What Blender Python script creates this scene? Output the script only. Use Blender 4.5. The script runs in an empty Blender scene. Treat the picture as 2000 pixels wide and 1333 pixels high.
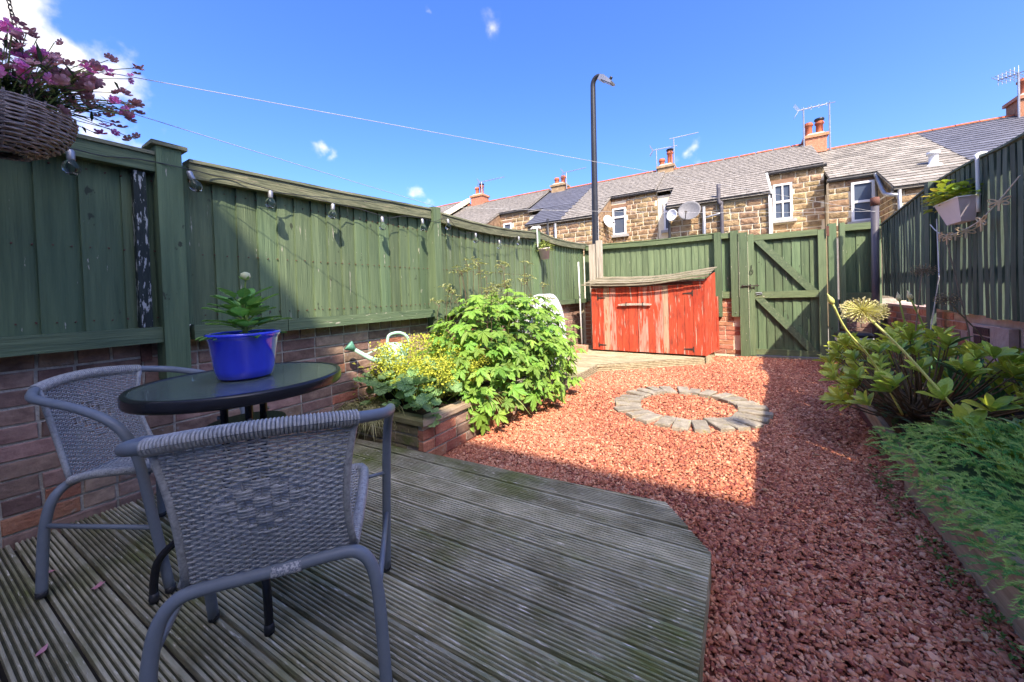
import bpy, math, random
import numpy as np
from mathutils import Vector, Matrix, Euler

# ------------------------------------------------------------------ camera, sky, sun, exposure
S = bpy.context.scene
COL = S.collection
cam_d = bpy.data.cameras.new('camera'); cam = bpy.data.objects.new('camera', cam_d); COL.objects.link(cam); S.camera = cam
cam_d.sensor_width = 36.0; cam_d.lens = 12.96; cam_d.clip_start = 0.02; cam_d.clip_end = 400
cam_d.shift_y = -0.03825
right = Vector((0.85148148, 0.52328284, -0.03397582)); fwd = Vector((-0.5239886, 0.85156834, -0.01634948))
up = right.cross(fwd).normalized()
m = Matrix((right, up, -fwd)).transposed().to_4x4(); m.translation = (0, 0, 1.07)
cam.matrix_world = m

SUN_DIR = Vector((0.66, -0.72, 1.0)).normalized()          # towards the sun
sun_el = math.asin(SUN_DIR.z)
sd = bpy.data.lights.new('sun', 'SUN'); sd.energy = 2.4; sd.angle = math.radians(0.55); sd.color = (1.0, 0.965, 0.92)
sun = bpy.data.objects.new('sun', sd); COL.objects.link(sun)
sun.rotation_euler = (-SUN_DIR).to_track_quat('-Z', 'Y').to_euler(); sun.location = SUN_DIR * 30

W = bpy.data.worlds.new('World'); S.world = W; W.use_nodes = True
nt = W.node_tree; nt.nodes.clear()
def wn(t, **k):
    n = nt.nodes.new(t)
    for a, b in k.items(): setattr(n, a, b)
    return n
L = nt.links.new
out = wn('ShaderNodeOutputWorld'); bg = wn('ShaderNodeBackground'); bg.inputs['Strength'].default_value = 0.15
sky = wn('ShaderNodeTexSky'); sky.sky_type = 'NISHITA'; sky.sun_disc = False; sky.sun_elevation = sun_el
sky.sun_rotation = math.atan2(SUN_DIR.x, SUN_DIR.y); sky.altitude = 100; sky.air_density = 1.0; sky.dust_density = 3.3; sky.ozone_density = 10.0
tc = wn('ShaderNodeTexCoord')
hs = wn('ShaderNodeHueSaturation'); hs.inputs['Saturation'].default_value = 1.18; hs.inputs['Hue'].default_value = 0.516; hs.inputs['Value'].default_value = 1.0
L(sky.outputs[0], hs.inputs['Color'])
# clouds: soft patches round fixed compass directions, broken up by noise
noise = wn('ShaderNodeTexNoise'); noise.inputs['Scale'].default_value = 11.0; noise.inputs['Detail'].default_value = 9; noise.inputs['Roughness'].default_value = 0.55
L(tc.outputs['Generated'], noise.inputs['Vector'])
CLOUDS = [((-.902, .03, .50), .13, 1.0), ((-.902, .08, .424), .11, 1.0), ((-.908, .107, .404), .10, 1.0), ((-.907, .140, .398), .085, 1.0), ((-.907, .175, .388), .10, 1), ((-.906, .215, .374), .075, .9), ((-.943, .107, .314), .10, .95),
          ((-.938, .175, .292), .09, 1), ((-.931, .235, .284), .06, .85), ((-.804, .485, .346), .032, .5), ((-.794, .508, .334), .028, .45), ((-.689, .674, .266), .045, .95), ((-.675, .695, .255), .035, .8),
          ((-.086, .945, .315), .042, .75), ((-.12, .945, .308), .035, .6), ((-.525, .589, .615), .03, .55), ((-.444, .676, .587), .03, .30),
          ((-.95, -.25, .42), .36, 1.0), ((-.80, -.30, .65), .34, 1.0), ((.6, .5, .5), .25, .7), ((.85, -.25, .35), .25, .7), ((-.4, -.75, .45), .3, .8), ((.1, -.3, .9), .22, .7), ((-.3, .2, .95), .2, .55)]  # this row: unseen cloud patches added outside the frame to brighten the shade
warp = wn('ShaderNodeTexNoise'); warp.inputs['Scale'].default_value = 16.0; warp.inputs['Detail'].default_value = 6; L(tc.outputs['Generated'], warp.inputs['Vector'])
w1 = wn('ShaderNodeVectorMath', operation='SUBTRACT'); L(warp.outputs['Color'], w1.inputs[0]); w1.inputs[1].default_value = (.5, .5, .5)
w2 = wn('ShaderNodeVectorMath', operation='SCALE'); L(w1.outputs[0], w2.inputs[0]); w2.inputs['Scale'].default_value = 0.10
w3 = wn('ShaderNodeVectorMath', operation='ADD'); L(tc.outputs['Generated'], w3.inputs[0]); L(w2.outputs[0], w3.inputs[1])
acc = None
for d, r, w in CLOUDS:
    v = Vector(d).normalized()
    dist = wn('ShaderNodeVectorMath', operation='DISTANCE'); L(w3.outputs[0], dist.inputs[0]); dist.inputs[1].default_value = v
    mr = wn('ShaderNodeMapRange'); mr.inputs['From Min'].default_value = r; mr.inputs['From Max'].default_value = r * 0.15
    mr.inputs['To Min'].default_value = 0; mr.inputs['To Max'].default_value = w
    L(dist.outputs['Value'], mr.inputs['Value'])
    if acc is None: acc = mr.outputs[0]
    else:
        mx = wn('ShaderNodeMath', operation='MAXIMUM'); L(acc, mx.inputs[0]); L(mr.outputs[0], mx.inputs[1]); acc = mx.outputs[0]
mul = wn('ShaderNodeMath', operation='MULTIPLY_ADD'); L(noise.outputs['Fac'], mul.inputs[0]); mul.inputs[1].default_value = 2.4; mul.inputs[2].default_value = -1.45
add = wn('ShaderNodeMath', operation='ADD'); L(acc, add.inputs[0]); L(mul.outputs[0], add.inputs[1])
gate = wn('ShaderNodeMapRange'); gate.interpolation_type = 'SMOOTHSTEP'; gate.inputs['From Min'].default_value = 0.02; gate.inputs['From Max'].default_value = 1.0
L(add.outputs[0], gate.inputs['Value'])
lim = wn('ShaderNodeMath', operation='MULTIPLY'); lim.use_clamp = True; L(gate.outputs[0], lim.inputs[0])
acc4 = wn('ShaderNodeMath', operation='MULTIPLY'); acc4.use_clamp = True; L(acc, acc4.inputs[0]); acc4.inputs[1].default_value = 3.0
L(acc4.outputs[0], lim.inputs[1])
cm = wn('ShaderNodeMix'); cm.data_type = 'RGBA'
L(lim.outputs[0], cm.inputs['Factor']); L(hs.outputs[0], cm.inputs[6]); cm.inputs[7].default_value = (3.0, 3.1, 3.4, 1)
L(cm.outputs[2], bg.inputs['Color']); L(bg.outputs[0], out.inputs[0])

S.view_settings.view_transform = 'Standard'; S.view_settings.look = 'None'; S.view_settings.gamma = 1; S.view_settings.use_curve_mapping = False
S.view_settings.exposure = 1.82
S.view_settings.use_white_balance = True; S.view_settings.white_balance_temperature = 8000; S.view_settings.white_balance_tint = 10
S.render.engine = 'CYCLES'
S.cycles.max_bounces = 9; S.cycles.diffuse_bounces = 6; S.cycles.caustics_reflective = False; S.cycles.caustics_refractive = False

rnd = random.Random(7)
R = rnd.uniform

# ------------------------------------------------------------------ materials
MATS = {}
def mat(name, c1, c2=None, scale=(4, 4, 4), rough=0.8, bump=0.2, bscale=None, chips=None, vary=0.0, huevary=0.0, metal=0.0, moss=None, spec=0.35,
        trans=0.0, coat=0.0, sss=0.0, detail=6, sharp=(0.3, 0.7), bdist=0.01):
    if name in MATS: return MATS[name]
    M = bpy.data.materials.new(name); M.use_nodes = True; t = M.node_tree; N = t.nodes; K = t.links.new
    b = N['Principled BSDF']; b.inputs['Roughness'].default_value = rough; b.inputs['Metallic'].default_value = metal
    b.inputs['Specular IOR Level'].default_value = spec; b.inputs['Transmission Weight'].default_value = trans; b.inputs['Coat Weight'].default_value = coat
    geo = N.new('ShaderNodeNewGeometry'); mp = N.new('ShaderNodeMapping'); mp.inputs['Scale'].default_value = scale
    K(geo.outputs['Position'], mp.inputs['Vector'])
    oi = N.new('ShaderNodeObjectInfo')
    ns = N.new('ShaderNodeTexNoise'); ns.inputs['Scale'].default_value = 1.0; ns.inputs['Detail'].default_value = detail; ns.inputs['Roughness'].default_value = 0.62
    K(mp.outputs[0], ns.inputs['Vector'])
    cr = N.new('ShaderNodeMapRange'); cr.inputs['From Min'].default_value = sharp[0]; cr.inputs['From Max'].default_value = sharp[1]; K(ns.outputs['Fac'], cr.inputs['Value'])
    mx = N.new('ShaderNodeMix'); mx.data_type = 'RGBA'; K(cr.outputs[0], mx.inputs['Factor'])
    mx.inputs[6].default_value = (*c1, 1); mx.inputs[7].default_value = (*(c2 or c1), 1); col = mx.outputs[2]
    if vary or huevary:
        h = N.new('ShaderNodeHueSaturation'); K(col, h.inputs['Color'])
        a = N.new('ShaderNodeMapRange'); a.inputs['To Min'].default_value = 1 - vary; a.inputs['To Max'].default_value = 1 + vary; K(oi.outputs['Random'], a.inputs['Value']); K(a.outputs[0], h.inputs['Value'])
        if huevary:
            w_ = N.new('ShaderNodeMath'); w_.operation = 'MULTIPLY'; w_.inputs[1].default_value = 7.13; K(oi.outputs['Random'], w_.inputs[0])
            f_ = N.new('ShaderNodeMath'); f_.operation = 'FRACT'; K(w_.outputs[0], f_.inputs[0])
            a2 = N.new('ShaderNodeMapRange'); a2.inputs['To Min'].default_value = 0.5 - huevary; a2.inputs['To Max'].default_value = 0.5 + huevary; K(f_.outputs[0], a2.inputs['Value']); K(a2.outputs[0], h.inputs['Hue'])
        col = h.outputs[0]
    for lay in (moss, chips):
        if not lay: continue
        c3, thr, sc, wid = lay
        mp2 = N.new('ShaderNodeMapping'); mp2.inputs['Scale'].default_value = sc; mp2.inputs['Location'].default_value = (3.1, 1.7, 5.3)
        K(geo.outputs['Position'], mp2.inputs['Vector'])
        n2 = N.new('ShaderNodeTexNoise'); n2.inputs['Scale'].default_value = 1.0; n2.inputs['Detail'].default_value = 5; n2.inputs['Roughness'].default_value = 0.6; K(mp2.outputs[0], n2.inputs['Vector'])
        r2 = N.new('ShaderNodeMapRange'); r2.inputs['From Min'].default_value = thr; r2.inputs['From Max'].default_value = thr + wid; K(n2.outputs['Fac'], r2.inputs['Value'])
        m2 = N.new('ShaderNodeMix'); m2.data_type = 'RGBA'; K(r2.outputs[0], m2.inputs['Factor']); K(col, m2.inputs[6]); m2.inputs[7].default_value = (*c3, 1); col = m2.outputs[2]
    K(col, b.inputs['Base Color'])
    if bump:
        bp = N.new('ShaderNodeBump'); bp.inputs['Strength'].default_value = bump; bp.inputs['Distance'].default_value = bdist
        if bscale:
            mp3 = N.new('ShaderNodeMapping'); mp3.inputs['Scale'].default_value = bscale; K(geo.outputs['Position'], mp3.inputs['Vector'])
            n3 = N.new('ShaderNodeTexNoise'); n3.inputs['Scale'].default_value = 1.0; n3.inputs['Detail'].default_value = 4; K(mp3.outputs[0], n3.inputs['Vector']); K(n3.outputs['Fac'], bp.inputs['Height'])
        else: K(ns.outputs['Fac'], bp.inputs['Height'])
        K(bp.outputs[0], b.inputs['Normal'])
    if sss:                                                     # thin leaves let light through
        tr = N.new('ShaderNodeBsdfTranslucent'); K(col, tr.inputs['Color']); ms = N.new('ShaderNodeMixShader'); ms.inputs[0].default_value = sss
        K(b.outputs[0], ms.inputs[1]); K(tr.outputs[0], ms.inputs[2]); K(ms.outputs[0], N['Material Output'].inputs['Surface'])
    MATS[name] = M; return M

PALE = (0.50, 0.46, 0.37)
paint_v = mat('green_paint', (0.080, 0.128, 0.070), (0.142, 0.205, 0.108), (38, 38, 2.2), 0.75, 0.5, (140, 140, 5), chips=(PALE, 0.685, (45, 45, 8), 0.03), moss=((0.05, 0.065, 0.04), 0.66, (13, 13, 8), 0.03), vary=0.20, huevary=0.014)
paint_vy = mat('green_paint_streaked', (0.086, 0.130, 0.070), (0.156, 0.212, 0.112), (38, 38, 2.2), 0.75, 0.5, (140, 140, 5), chips=(PALE, 0.66, (55, 55, 5), 0.06), moss=((0.055, 0.07, 0.04), 0.66, (13, 13, 8), 0.03), vary=0.18)
paint_h = mat('green_paint_rail', (0.078, 0.125, 0.072), (0.140, 0.195, 0.105), (30, 3, 30), 0.75, 0.5, (120, 6, 120), chips=(PALE, 0.665, (50, 9, 50), 0.03), vary=0.1)
paint_hx = mat('green_paint_rail_across', (0.090, 0.130, 0.068), (0.155, 0.205, 0.102), (3, 30, 30), 0.75, 0.5, (6, 120, 120), chips=(PALE, 0.70, (8, 50, 50), 0.03), vary=0.1)
paint_worn = mat('green_paint_worn', (0.070, 0.085, 0.052), (0.20, 0.205, 0.125), (26, 5, 26), 0.85, 0.7, (100, 7, 100), chips=((0.30, 0.26, 0.18), 0.62, (60, 9, 60), 0.05), vary=0.1)
paint_cap = mat('green_paint_cap', (0.09, 0.115, 0.065), (0.24, 0.24, 0.16), (40, 5, 40), 0.85, 0.6, (110, 6, 110))
paint_flaky = mat('green_paint_flaking', (0.012, 0.02, 0.018), (0.03, 0.045, 0.04), (30, 30, 6), 0.7, 0.6, (120, 120, 20), chips=((0.42, 0.44, 0.42), 0.56, (70, 70, 14), 0.03))
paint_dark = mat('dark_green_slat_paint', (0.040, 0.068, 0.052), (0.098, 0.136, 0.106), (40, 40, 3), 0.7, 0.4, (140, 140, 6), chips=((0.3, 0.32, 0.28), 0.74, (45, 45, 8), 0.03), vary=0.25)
red = mat('red_paint_weathered', (0.44, 0.045, 0.022), (0.54, 0.09, 0.042), (30, 30, 2.5), 0.75, 0.5, (120, 120, 5), chips=((0.50, 0.33, 0.25), 0.60, (44, 44, 3.4), 0.05), moss=((0.22, 0.045, 0.03), 0.52, (24, 24, 5), 0.2), vary=0.12)
redp = mat('pink_worn_board', (0.50, 0.13, 0.08), (0.60, 0.38, 0.31), (34, 34, 3), 0.85, 0.5, (120, 120, 5), chips=((0.56, 0.07, 0.03), 0.50, (26, 26, 3), 0.08))
bare = mat('bare_wood_board', (0.36, 0.20, 0.12), (0.56, 0.40, 0.28), (34, 34, 3), 0.85, 0.5, (120, 120, 5), chips=((0.56, 0.10, 0.04), 0.56, (26, 26, 4), 0.06))
wgrey = mat('weathered_timber', (0.30, 0.25, 0.19), (0.55, 0.50, 0.42), (40, 40, 2.5), 0.9, 0.6, (110, 110, 5))
wgreyx = mat('weathered_timber_across', (0.13, 0.11, 0.075), (0.40, 0.35, 0.25), (4, 60, 60), 0.9, 0.6, (6, 110, 110), vary=0.15)
deckm = mat('deck_timber', (0.21, 0.185, 0.10), (0.66, 0.60, 0.43), (4.5, 9, 9), 0.85, 0.55, (14, 160, 160), chips=((0.78, 0.72, 0.58), 0.60, (16, 110, 110), 0.10), moss=((0.17, 0.20, 0.045), 0.50, (1.9, 2.9, 2), 0.20), vary=0.22, sharp=(0.28, 0.75))
deck2 = mat('pale_deck_timber', (0.20, 0.165, 0.10), (0.50, 0.43, 0.29), (5, 30, 30), 0.9, 0.5, (8, 160, 160), vary=0.12)
sleeper = mat('sleeper_timber', (0.22, 0.15, 0.10), (0.52, 0.40, 0.29), (22, 2.5, 22), 0.9, 0.7, (70, 6, 70))
brickm = mat('brick_face', (0.18, 0.105, 0.085), (0.40, 0.26, 0.20), (14, 14, 20), 0.92, 0.45, (60, 60, 60), vary=0.38, huevary=0.018, chips=((0.28, 0.25, 0.23), 0.64, (22, 22, 22), 0.10))
brickred = mat('red_brick_face', (0.34, 0.12, 0.075), (0.54, 0.25, 0.15), (14, 14, 20), 0.92, 0.8, (60, 60, 60), vary=0.22, huevary=0.012, chips=((0.42, 0.34, 0.26), 0.62, (22, 22, 22), 0.10))
brickmoss = mat('mossy_brick_face', (0.13, 0.12, 0.06), (0.26, 0.20, 0.12), (10, 10, 14), 0.95, 0.8, (60, 60, 60), vary=0.25, chips=((0.10, 0.13, 0.03), 0.52, (9, 9, 9), 0.12))
brickdark = mat('dark_purple_brick', (0.055, 0.022, 0.025), (0.11, 0.045, 0.045), (14, 14, 20), 0.85, 0.6, (60, 60, 60), vary=0.25)
mortar = mat('mortar', (0.32, 0.29, 0.25), (0.54, 0.50, 0.42), (25, 25, 25), 0.97, 0.8, (90, 90, 90))
mortar_pale = mat('pale_mortar', (0.66, 0.57, 0.41), (0.80, 0.72, 0.55), (9, 9, 9), 0.97, 0.5, (50, 50, 50))
stonem = mat('gritstone', (0.15, 0.090, 0.050), (0.44, 0.31, 0.175), (7, 7, 9), 0.95, 0.9, (22, 22, 22), vary=0.30, huevary=0.015, bdist=0.03)
slate = mat('grey_slate', (0.17, 0.155, 0.13), (0.34, 0.31, 0.265), (3, 3, 3), 0.75, 0.4, (20, 20, 20), vary=0.22)
slate_j = mat('grey_slate_field', (0.16, 0.145, 0.125), (0.34, 0.31, 0.27), (9.0, 14, 14), 0.75, 0.4, (20, 20, 20), vary=0.1, sharp=(.38, .62))
slate_dark = mat('blue_slate', (0.085, 0.09, 0.115), (0.15, 0.155, 0.185), (2.5, 6, 6), 0.6, 0.3, (20, 20, 20), vary=0.15)
terra = mat('terracotta', (0.36, 0.085, 0.045), (0.50, 0.16, 0.08), (5, 5, 5), 0.85, 0.4, vary=0.2)
ashstone = mat('chimney_stone', (0.22, 0.14, 0.08), (0.42, 0.30, 0.18), (6, 6, 10), 0.95, 0.6)
white = mat('white_gloss_paint', (0.78, 0.79, 0.80), (0.70, 0.71, 0.72), (3, 3, 3), 0.35, 0)
black = mat('black_plastic', (0.022, 0.023, 0.026), (0.035, 0.036, 0.04), (8, 8, 8), 0.38, 0.05)
blackgloss = mat('black_gloss_paint', (0.015, 0.015, 0.018), (0.022, 0.022, 0.026), (8, 8, 8), 0.22, 0)
lampm = mat('lamp_black_paint', (0.018, 0.020, 0.026), (0.03, 0.032, 0.04), (8, 8, 3), 0.35, 0.05)
galv = mat('galvanised_metal', (0.30, 0.31, 0.33), (0.45, 0.46, 0.47), (9, 9, 9), 0.45, 0.1, metal=0.7)
greytube = mat('slate_grey_powder_coat', (0.16, 0.19, 0.225), (0.19, 0.22, 0.255), (30, 30, 30), 0.42, 0.05)
wicker = mat('grey_rattan', (0.23, 0.235, 0.235), (0.50, 0.50, 0.49), (120, 120, 120), 0.40, 0.15, vary=0.05, spec=0.5)
scrape = mat('scraped_metal', (0.55, 0.55, 0.55), (0.20, 0.22, 0.26), (220, 220, 220), 0.5, 0.2, sharp=(0.45, 0.55))
bluepot = mat('cobalt_glaze', (0.010, 0.030, 0.62), (0.02, 0.06, 0.82), (14, 14, 4), 0.10, 0.03, coat=0.8, spec=0.6)
soil = mat('soil', (0.022, 0.014, 0.010), (0.06, 0.04, 0.025), (30, 30, 30), 0.98, 1.0, (70, 70, 70))
mint = mat('mint_enamel', (0.36, 0.62, 0.50), (0.46, 0.70, 0.58), (5, 5, 5), 0.30, 0)
wcover = mat('white_cover', (0.72, 0.74, 0.80), (0.62, 0.64, 0.70), (6, 6, 6), 0.6, 0.2)
lavender = mat('lavender_grey_trough', (0.62, 0.56, 0.61), (0.70, 0.63, 0.67), (6, 6, 6), 0.5, 0.05)
greypot = mat('stone_grey_pot', (0.44, 0.38, 0.35), (0.55, 0.48, 0.44), (12, 12, 12), 0.8, 0.2)
willow = mat('willow_rods', (0.15, 0.11, 0.10), (0.44, 0.35, 0.31), (50, 50, 50), 0.65, 0.3)
string = mat('pale_cord', (0.60, 0.60, 0.58), (0.7, 0.7, 0.68), (40, 40, 40), 0.8, 0)
darkcord = mat('dark_cord', (0.03, 0.035, 0.04), (0.05, 0.05, 0.055), (40, 40, 40), 0.6, 0)
iron = mat('black_iron', (0.03, 0.028, 0.026), (0.08, 0.06, 0.05), (60, 60, 60), 0.6, 0.3, metal=0.3)
rust = mat('rusty_iron', (0.10, 0.04, 0.03), (0.18, 0.08, 0.06), (60, 60, 60), 0.8, 0.3)
plywood = mat('plywood_cutout', (0.48, 0.36, 0.22), (0.60, 0.47, 0.30), (30, 30, 30), 0.7, 0.1)
sett = mat('sandstone_sett', (0.20, 0.175, 0.135), (0.37, 0.33, 0.265), (18, 18, 18), 0.95, 0.8, (90, 90, 90), vary=0.16, chips=((0.34, 0.30, 0.10), 0.60, (22, 22, 22), 0.12))
asphalt = mat('asphalt', (0.045, 0.045, 0.045), (0.07, 0.068, 0.066), (20, 20, 20), 0.95, 0.5)
render_ = mat('pale_render', (0.40, 0.34, 0.27), (0.5, 0.43, 0.34), (2, 2, 2), 0.95, 0.2)
alley = mat('grey_flagstone', (0.16, 0.145, 0.12), (0.26, 0.24, 0.2), (3, 3, 3), 0.95, 0.5)
sage = mat('post_grey_metal', (0.075, 0.070, 0.085), (0.10, 0.095, 0.11), (10, 10, 3), 0.45, 0.1)
liner = mat('white_bin_liner', (0.66, 0.70, 0.80), (0.6, 0.64, 0.72), (10, 10, 10), 0.4, 0.3)
petalp = mat('pink_petal', (0.75, 0.25, 0.33), (0.85, 0.42, 0.48), (60, 60, 60), 0.6, 0, sss=0.3)
def leafmat(n, a, b, vary=0.28, hue=0.018, rough=0.5, sss=0.33, spec=0.4): return mat(n, a, b, (22, 22, 22), rough, 0.35, (90, 90, 90), vary=vary, huevary=hue, sss=sss, spec=spec, chips=((a[0] * .9 + .12, a[1] * .6 + .05, a[2] * .6), 0.70, (55, 55, 55), 0.04) if vary else None)
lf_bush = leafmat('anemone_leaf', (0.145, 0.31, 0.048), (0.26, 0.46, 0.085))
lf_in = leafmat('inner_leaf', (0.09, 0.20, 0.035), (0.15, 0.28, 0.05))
lf_round = leafmat('lady_mantle_leaf', (0.17, 0.33, 0.12), (0.30, 0.48, 0.19), rough=0.6)
lf_rhodo = leafmat('glossy_oval_leaf', (0.24, 0.38, 0.05), (0.50, 0.60, 0.09), vary=0.35, hue=0.022, rough=0.32, spec=0.55)
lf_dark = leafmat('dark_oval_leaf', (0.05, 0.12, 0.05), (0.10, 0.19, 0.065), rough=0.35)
lf_strap = leafmat('strap_leaf', (0.07, 0.22, 0.085), (0.13, 0.32, 0.12), rough=0.45)
lf_feather = leafmat('feathery_green', (0.10, 0.34, 0.11), (0.26, 0.60, 0.20), vary=0.0, rough=0.6)
lf_dahlia = leafmat('dahlia_leaf', (0.14, 0.36, 0.07), (0.28, 0.52, 0.10))
lf_basket = leafmat('dianthus_leaf', (0.05, 0.10, 0.055), (0.10, 0.17, 0.06))
lf_trough = leafmat('trough_leaf', (0.26, 0.42, 0.04), (0.52, 0.58, 0.08))
lf_yellow = leafmat('yellow_leaf', (0.60, 0.55, 0.06), (0.70, 0.62, 0.1))
fl_yellow = leafmat('lime_yellow_froth', (0.50, 0.52, 0.06), (0.68, 0.66, 0.11), vary=0.0, rough=0.8)
sedge = leafmat('sedge_blade', (0.26, 0.26, 0.09), (0.60, 0.54, 0.28), vary=0, rough=0.6)
stemg = mat('green_stem', (0.20, 0.30, 0.07), (0.30, 0.38, 0.10), (30, 30, 30), 0.6, 0)
stemb = mat('brown_stem', (0.10, 0.075, 0.05), (0.18, 0.13, 0.08), (30, 30, 30), 0.8, 0.1)
stemy = mat('pale_yellow_stem', (0.50, 0.56, 0.16), (0.58, 0.62, 0.22), (30, 30, 30), 0.5, 0)
seedm = mat('allium_floret', (0.58, 0.54, 0.28), (0.74, 0.68, 0.46), (60, 60, 60), 0.7, 0)
driedm = mat('dried_flower', (0.26, 0.20, 0.13), (0.42, 0.34, 0.22), (60, 60, 60), 0.85, 0)
mag = mat('magenta_petal', (0.82, 0.08, 0.40), (0.92, 0.42, 0.70), (50, 50, 50), 0.6, 0.0, vary=0.25, huevary=0.02, sss=0.35)
mag2 = mat('faded_mauve_petal', (0.42, 0.17, 0.17), (0.60, 0.34, 0.36), (50, 50, 50), 0.8, 0.0, vary=0.25, sss=0.2)
redfl = mat('red_petal', (0.8, 0.04, 0.03), (0.85, 0.08, 0.05), (50, 50, 50), 0.6, 0, sss=0.3)
bud = mat('cream_bud', (0.60, 0.62, 0.30), (0.72, 0.70, 0.42), (80, 80, 80), 0.7, 0.4)

def glass(name, col, rough=0.02, ior=1.45, trans=1.0):
    M = bpy.data.materials.new(name); M.use_nodes = True; b = M.node_tree.nodes['Principled BSDF']
    b.inputs['Base Color'].default_value = (*col, 1); b.inputs['Roughness'].default_value = rough; b.inputs['Transmission Weight'].default_value = trans; b.inputs['IOR'].default_value = ior
    return M
bulbglass = glass('clear_bulb_glass', (0.95, 0.97, 1.0), 0.0, 1.3)
pane_m = glass('window_glass', (0.07, 0.095, 0.14), 0.03, 1.6, 0.0)
M_ = mat('rippled_table_glass', (0.085, 0.115, 0.10), (0.14, 0.18, 0.155), (40, 40, 40), 0.14, 0.35, (55, 55, 55), spec=0.7, coat=0.3)

# gravel colour: one shade per chip
def gravel_mat(name, a, b_, c):
    M = bpy.data.materials.new(name); M.use_nodes = True; t = M.node_tree; N = t.nodes; K = t.links.new; b = N['Principled BSDF']
    b.inputs['Roughness'].default_value = 0.9; b.inputs['Specular IOR Level'].default_value = 0.25
    at = N.new('ShaderNodeAttribute'); at.attribute_name = 'shade'
    r = N.new('ShaderNodeValToRGB'); e = r.color_ramp.elements; e[0].color = (*a, 1); e[1].color = (*c, 1); x = e.new(0.5); x.color = (*b_, 1)
    K(at.outputs['Fac'], r.inputs[0])
    ns = N.new('ShaderNodeTexNoise'); ns.inputs['Scale'].default_value = 120; g = N.new('ShaderNodeNewGeometry'); K(g.outputs['Position'], ns.inputs['Vector'])
    mx = N.new('ShaderNodeMix'); mx.data_type = 'RGBA'; mx.blend_type = 'MULTIPLY'; mx.inputs['Factor'].default_value = 0.5
    K(r.outputs[0], mx.inputs[6]); K(ns.outputs['Color'], mx.inputs[7]); K(r.outputs[0], b.inputs['Base Color'])
    bp = N.new('ShaderNodeBump'); bp.inputs['Strength'].default_value = 0.4; bp.inputs['Distance'].default_value = 0.003; K(ns.outputs['Fac'], bp.inputs['Height']); K(bp.outputs[0], b.inputs['Normal'])
    MATS[name] = M; return M
gravel_m = gravel_mat('red_gravel', (0.26, 0.065, 0.050), (0.56, 0.20, 0.115), (0.80, 0.44, 0.28))

# ------------------------------------------------------------------ mesh helpers
class MB:
    def __init__(s): s.v = []; s.f = []; s.sm = False
    def add(s, vs, fs):
        o = len(s.v); s.v.extend([tuple(q) for q in vs]); s.f.extend([tuple(i + o for i in f) for f in fs]); return s
    def box(s, a, b, j=0.0):
        x0, y0, z0 = a; x1, y1, z1 = b
        vs = [(x, y, z) for x in (x0, x1) for y in (y0, y1) for z in (z0, z1)]
        if j: vs = [(x + R(-j, j), y + R(-j, j), z + R(-j, j)) for x, y, z in vs]
        return s.add(vs, [(0, 1, 3, 2), (4, 6, 7, 5), (0, 4, 5, 1), (2, 3, 7, 6), (0, 2, 6, 4), (1, 5, 7, 3)])
    def hexa(s, P): return s.add(P, [(0, 1, 3, 2), (4, 6, 7, 5), (0, 4, 5, 1), (2, 3, 7, 6), (0, 2, 6, 4), (1, 5, 7, 3)])
    def prism(s, poly, z0, z1, jt=0):
        n = len(poly); vs = [(x, y, z0) for x, y in poly] + [(x, y, z1) for x, y in poly]
        return s.add(vs, [tuple(range(n))[::-1], tuple(range(n, 2 * n))] + [(i, (i + 1) % n, n + (i + 1) % n, n + i) for i in range(n)])
    def tube(s, pts, r, n=8, cap=True):
        pts = [Vector(p) for p in pts]; rr = r if hasattr(r, '__len__') else [r] * len(pts)
        o = len(s.v); a = None
        for i, p in enumerate(pts):
            t = (pts[min(i + 1, len(pts) - 1)] - pts[max(i - 1, 0)]).normalized()
            if a is None: a = t.orthogonal().normalized()
            else:
                a = a - t * a.dot(t)
                a = a.normalized() if a.length > 1e-6 else t.orthogonal().normalized()
            b = t.cross(a)
            for k in range(n):
                q = 2 * math.pi * k / n; s.v.append(tuple(p + (a * math.cos(q) + b * math.sin(q)) * rr[i]))
        for i in range(len(pts) - 1):
            for k in range(n):
                s.f.append((o + i * n + k, o + i * n + (k + 1) % n, o + (i + 1) * n + (k + 1) % n, o + (i + 1) * n + k))
        if cap and n > 2:
            s.f.append(tuple(o + k for k in range(n))[::-1]); s.f.append(tuple(o + (len(pts) - 1) * n + k for k in range(n)))
        return s
    def lathe(s, prof, n=24, c=(0, 0, 0), cap=True):
        o = len(s.v)
        for r, z in prof:
            for k in range(n):
                q = 2 * math.pi * k / n; s.v.append((c[0] + r * math.cos(q), c[1] + r * math.sin(q), c[2] + z))
        for i in range(len(prof) - 1):
            for k in range(n): s.f.append((o + i * n + k, o + i * n + (k + 1) % n, o + (i + 1) * n + (k + 1) % n, o + (i + 1) * n + k))
        if cap:
            s.f.append(tuple(o + k for k in range(n))[::-1]); e = o + (len(prof) - 1) * n; s.f.append(tuple(e + k for k in range(n)))
        return s
    def merge(s, other, M):
        o = len(s.v); s.v.extend([tuple(M @ Vector(q)) for q in other.v]); s.f.extend([tuple(i + o for i in f) for f in other.f]); return s
    def mesh(s, name, mt, smooth=False):
        me = bpy.data.meshes.new(name); me.from_pydata(s.v, [], s.f); me.materials.append(mt)
        if smooth or s.sm: me.shade_smooth()
        me.update(); return me

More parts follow.
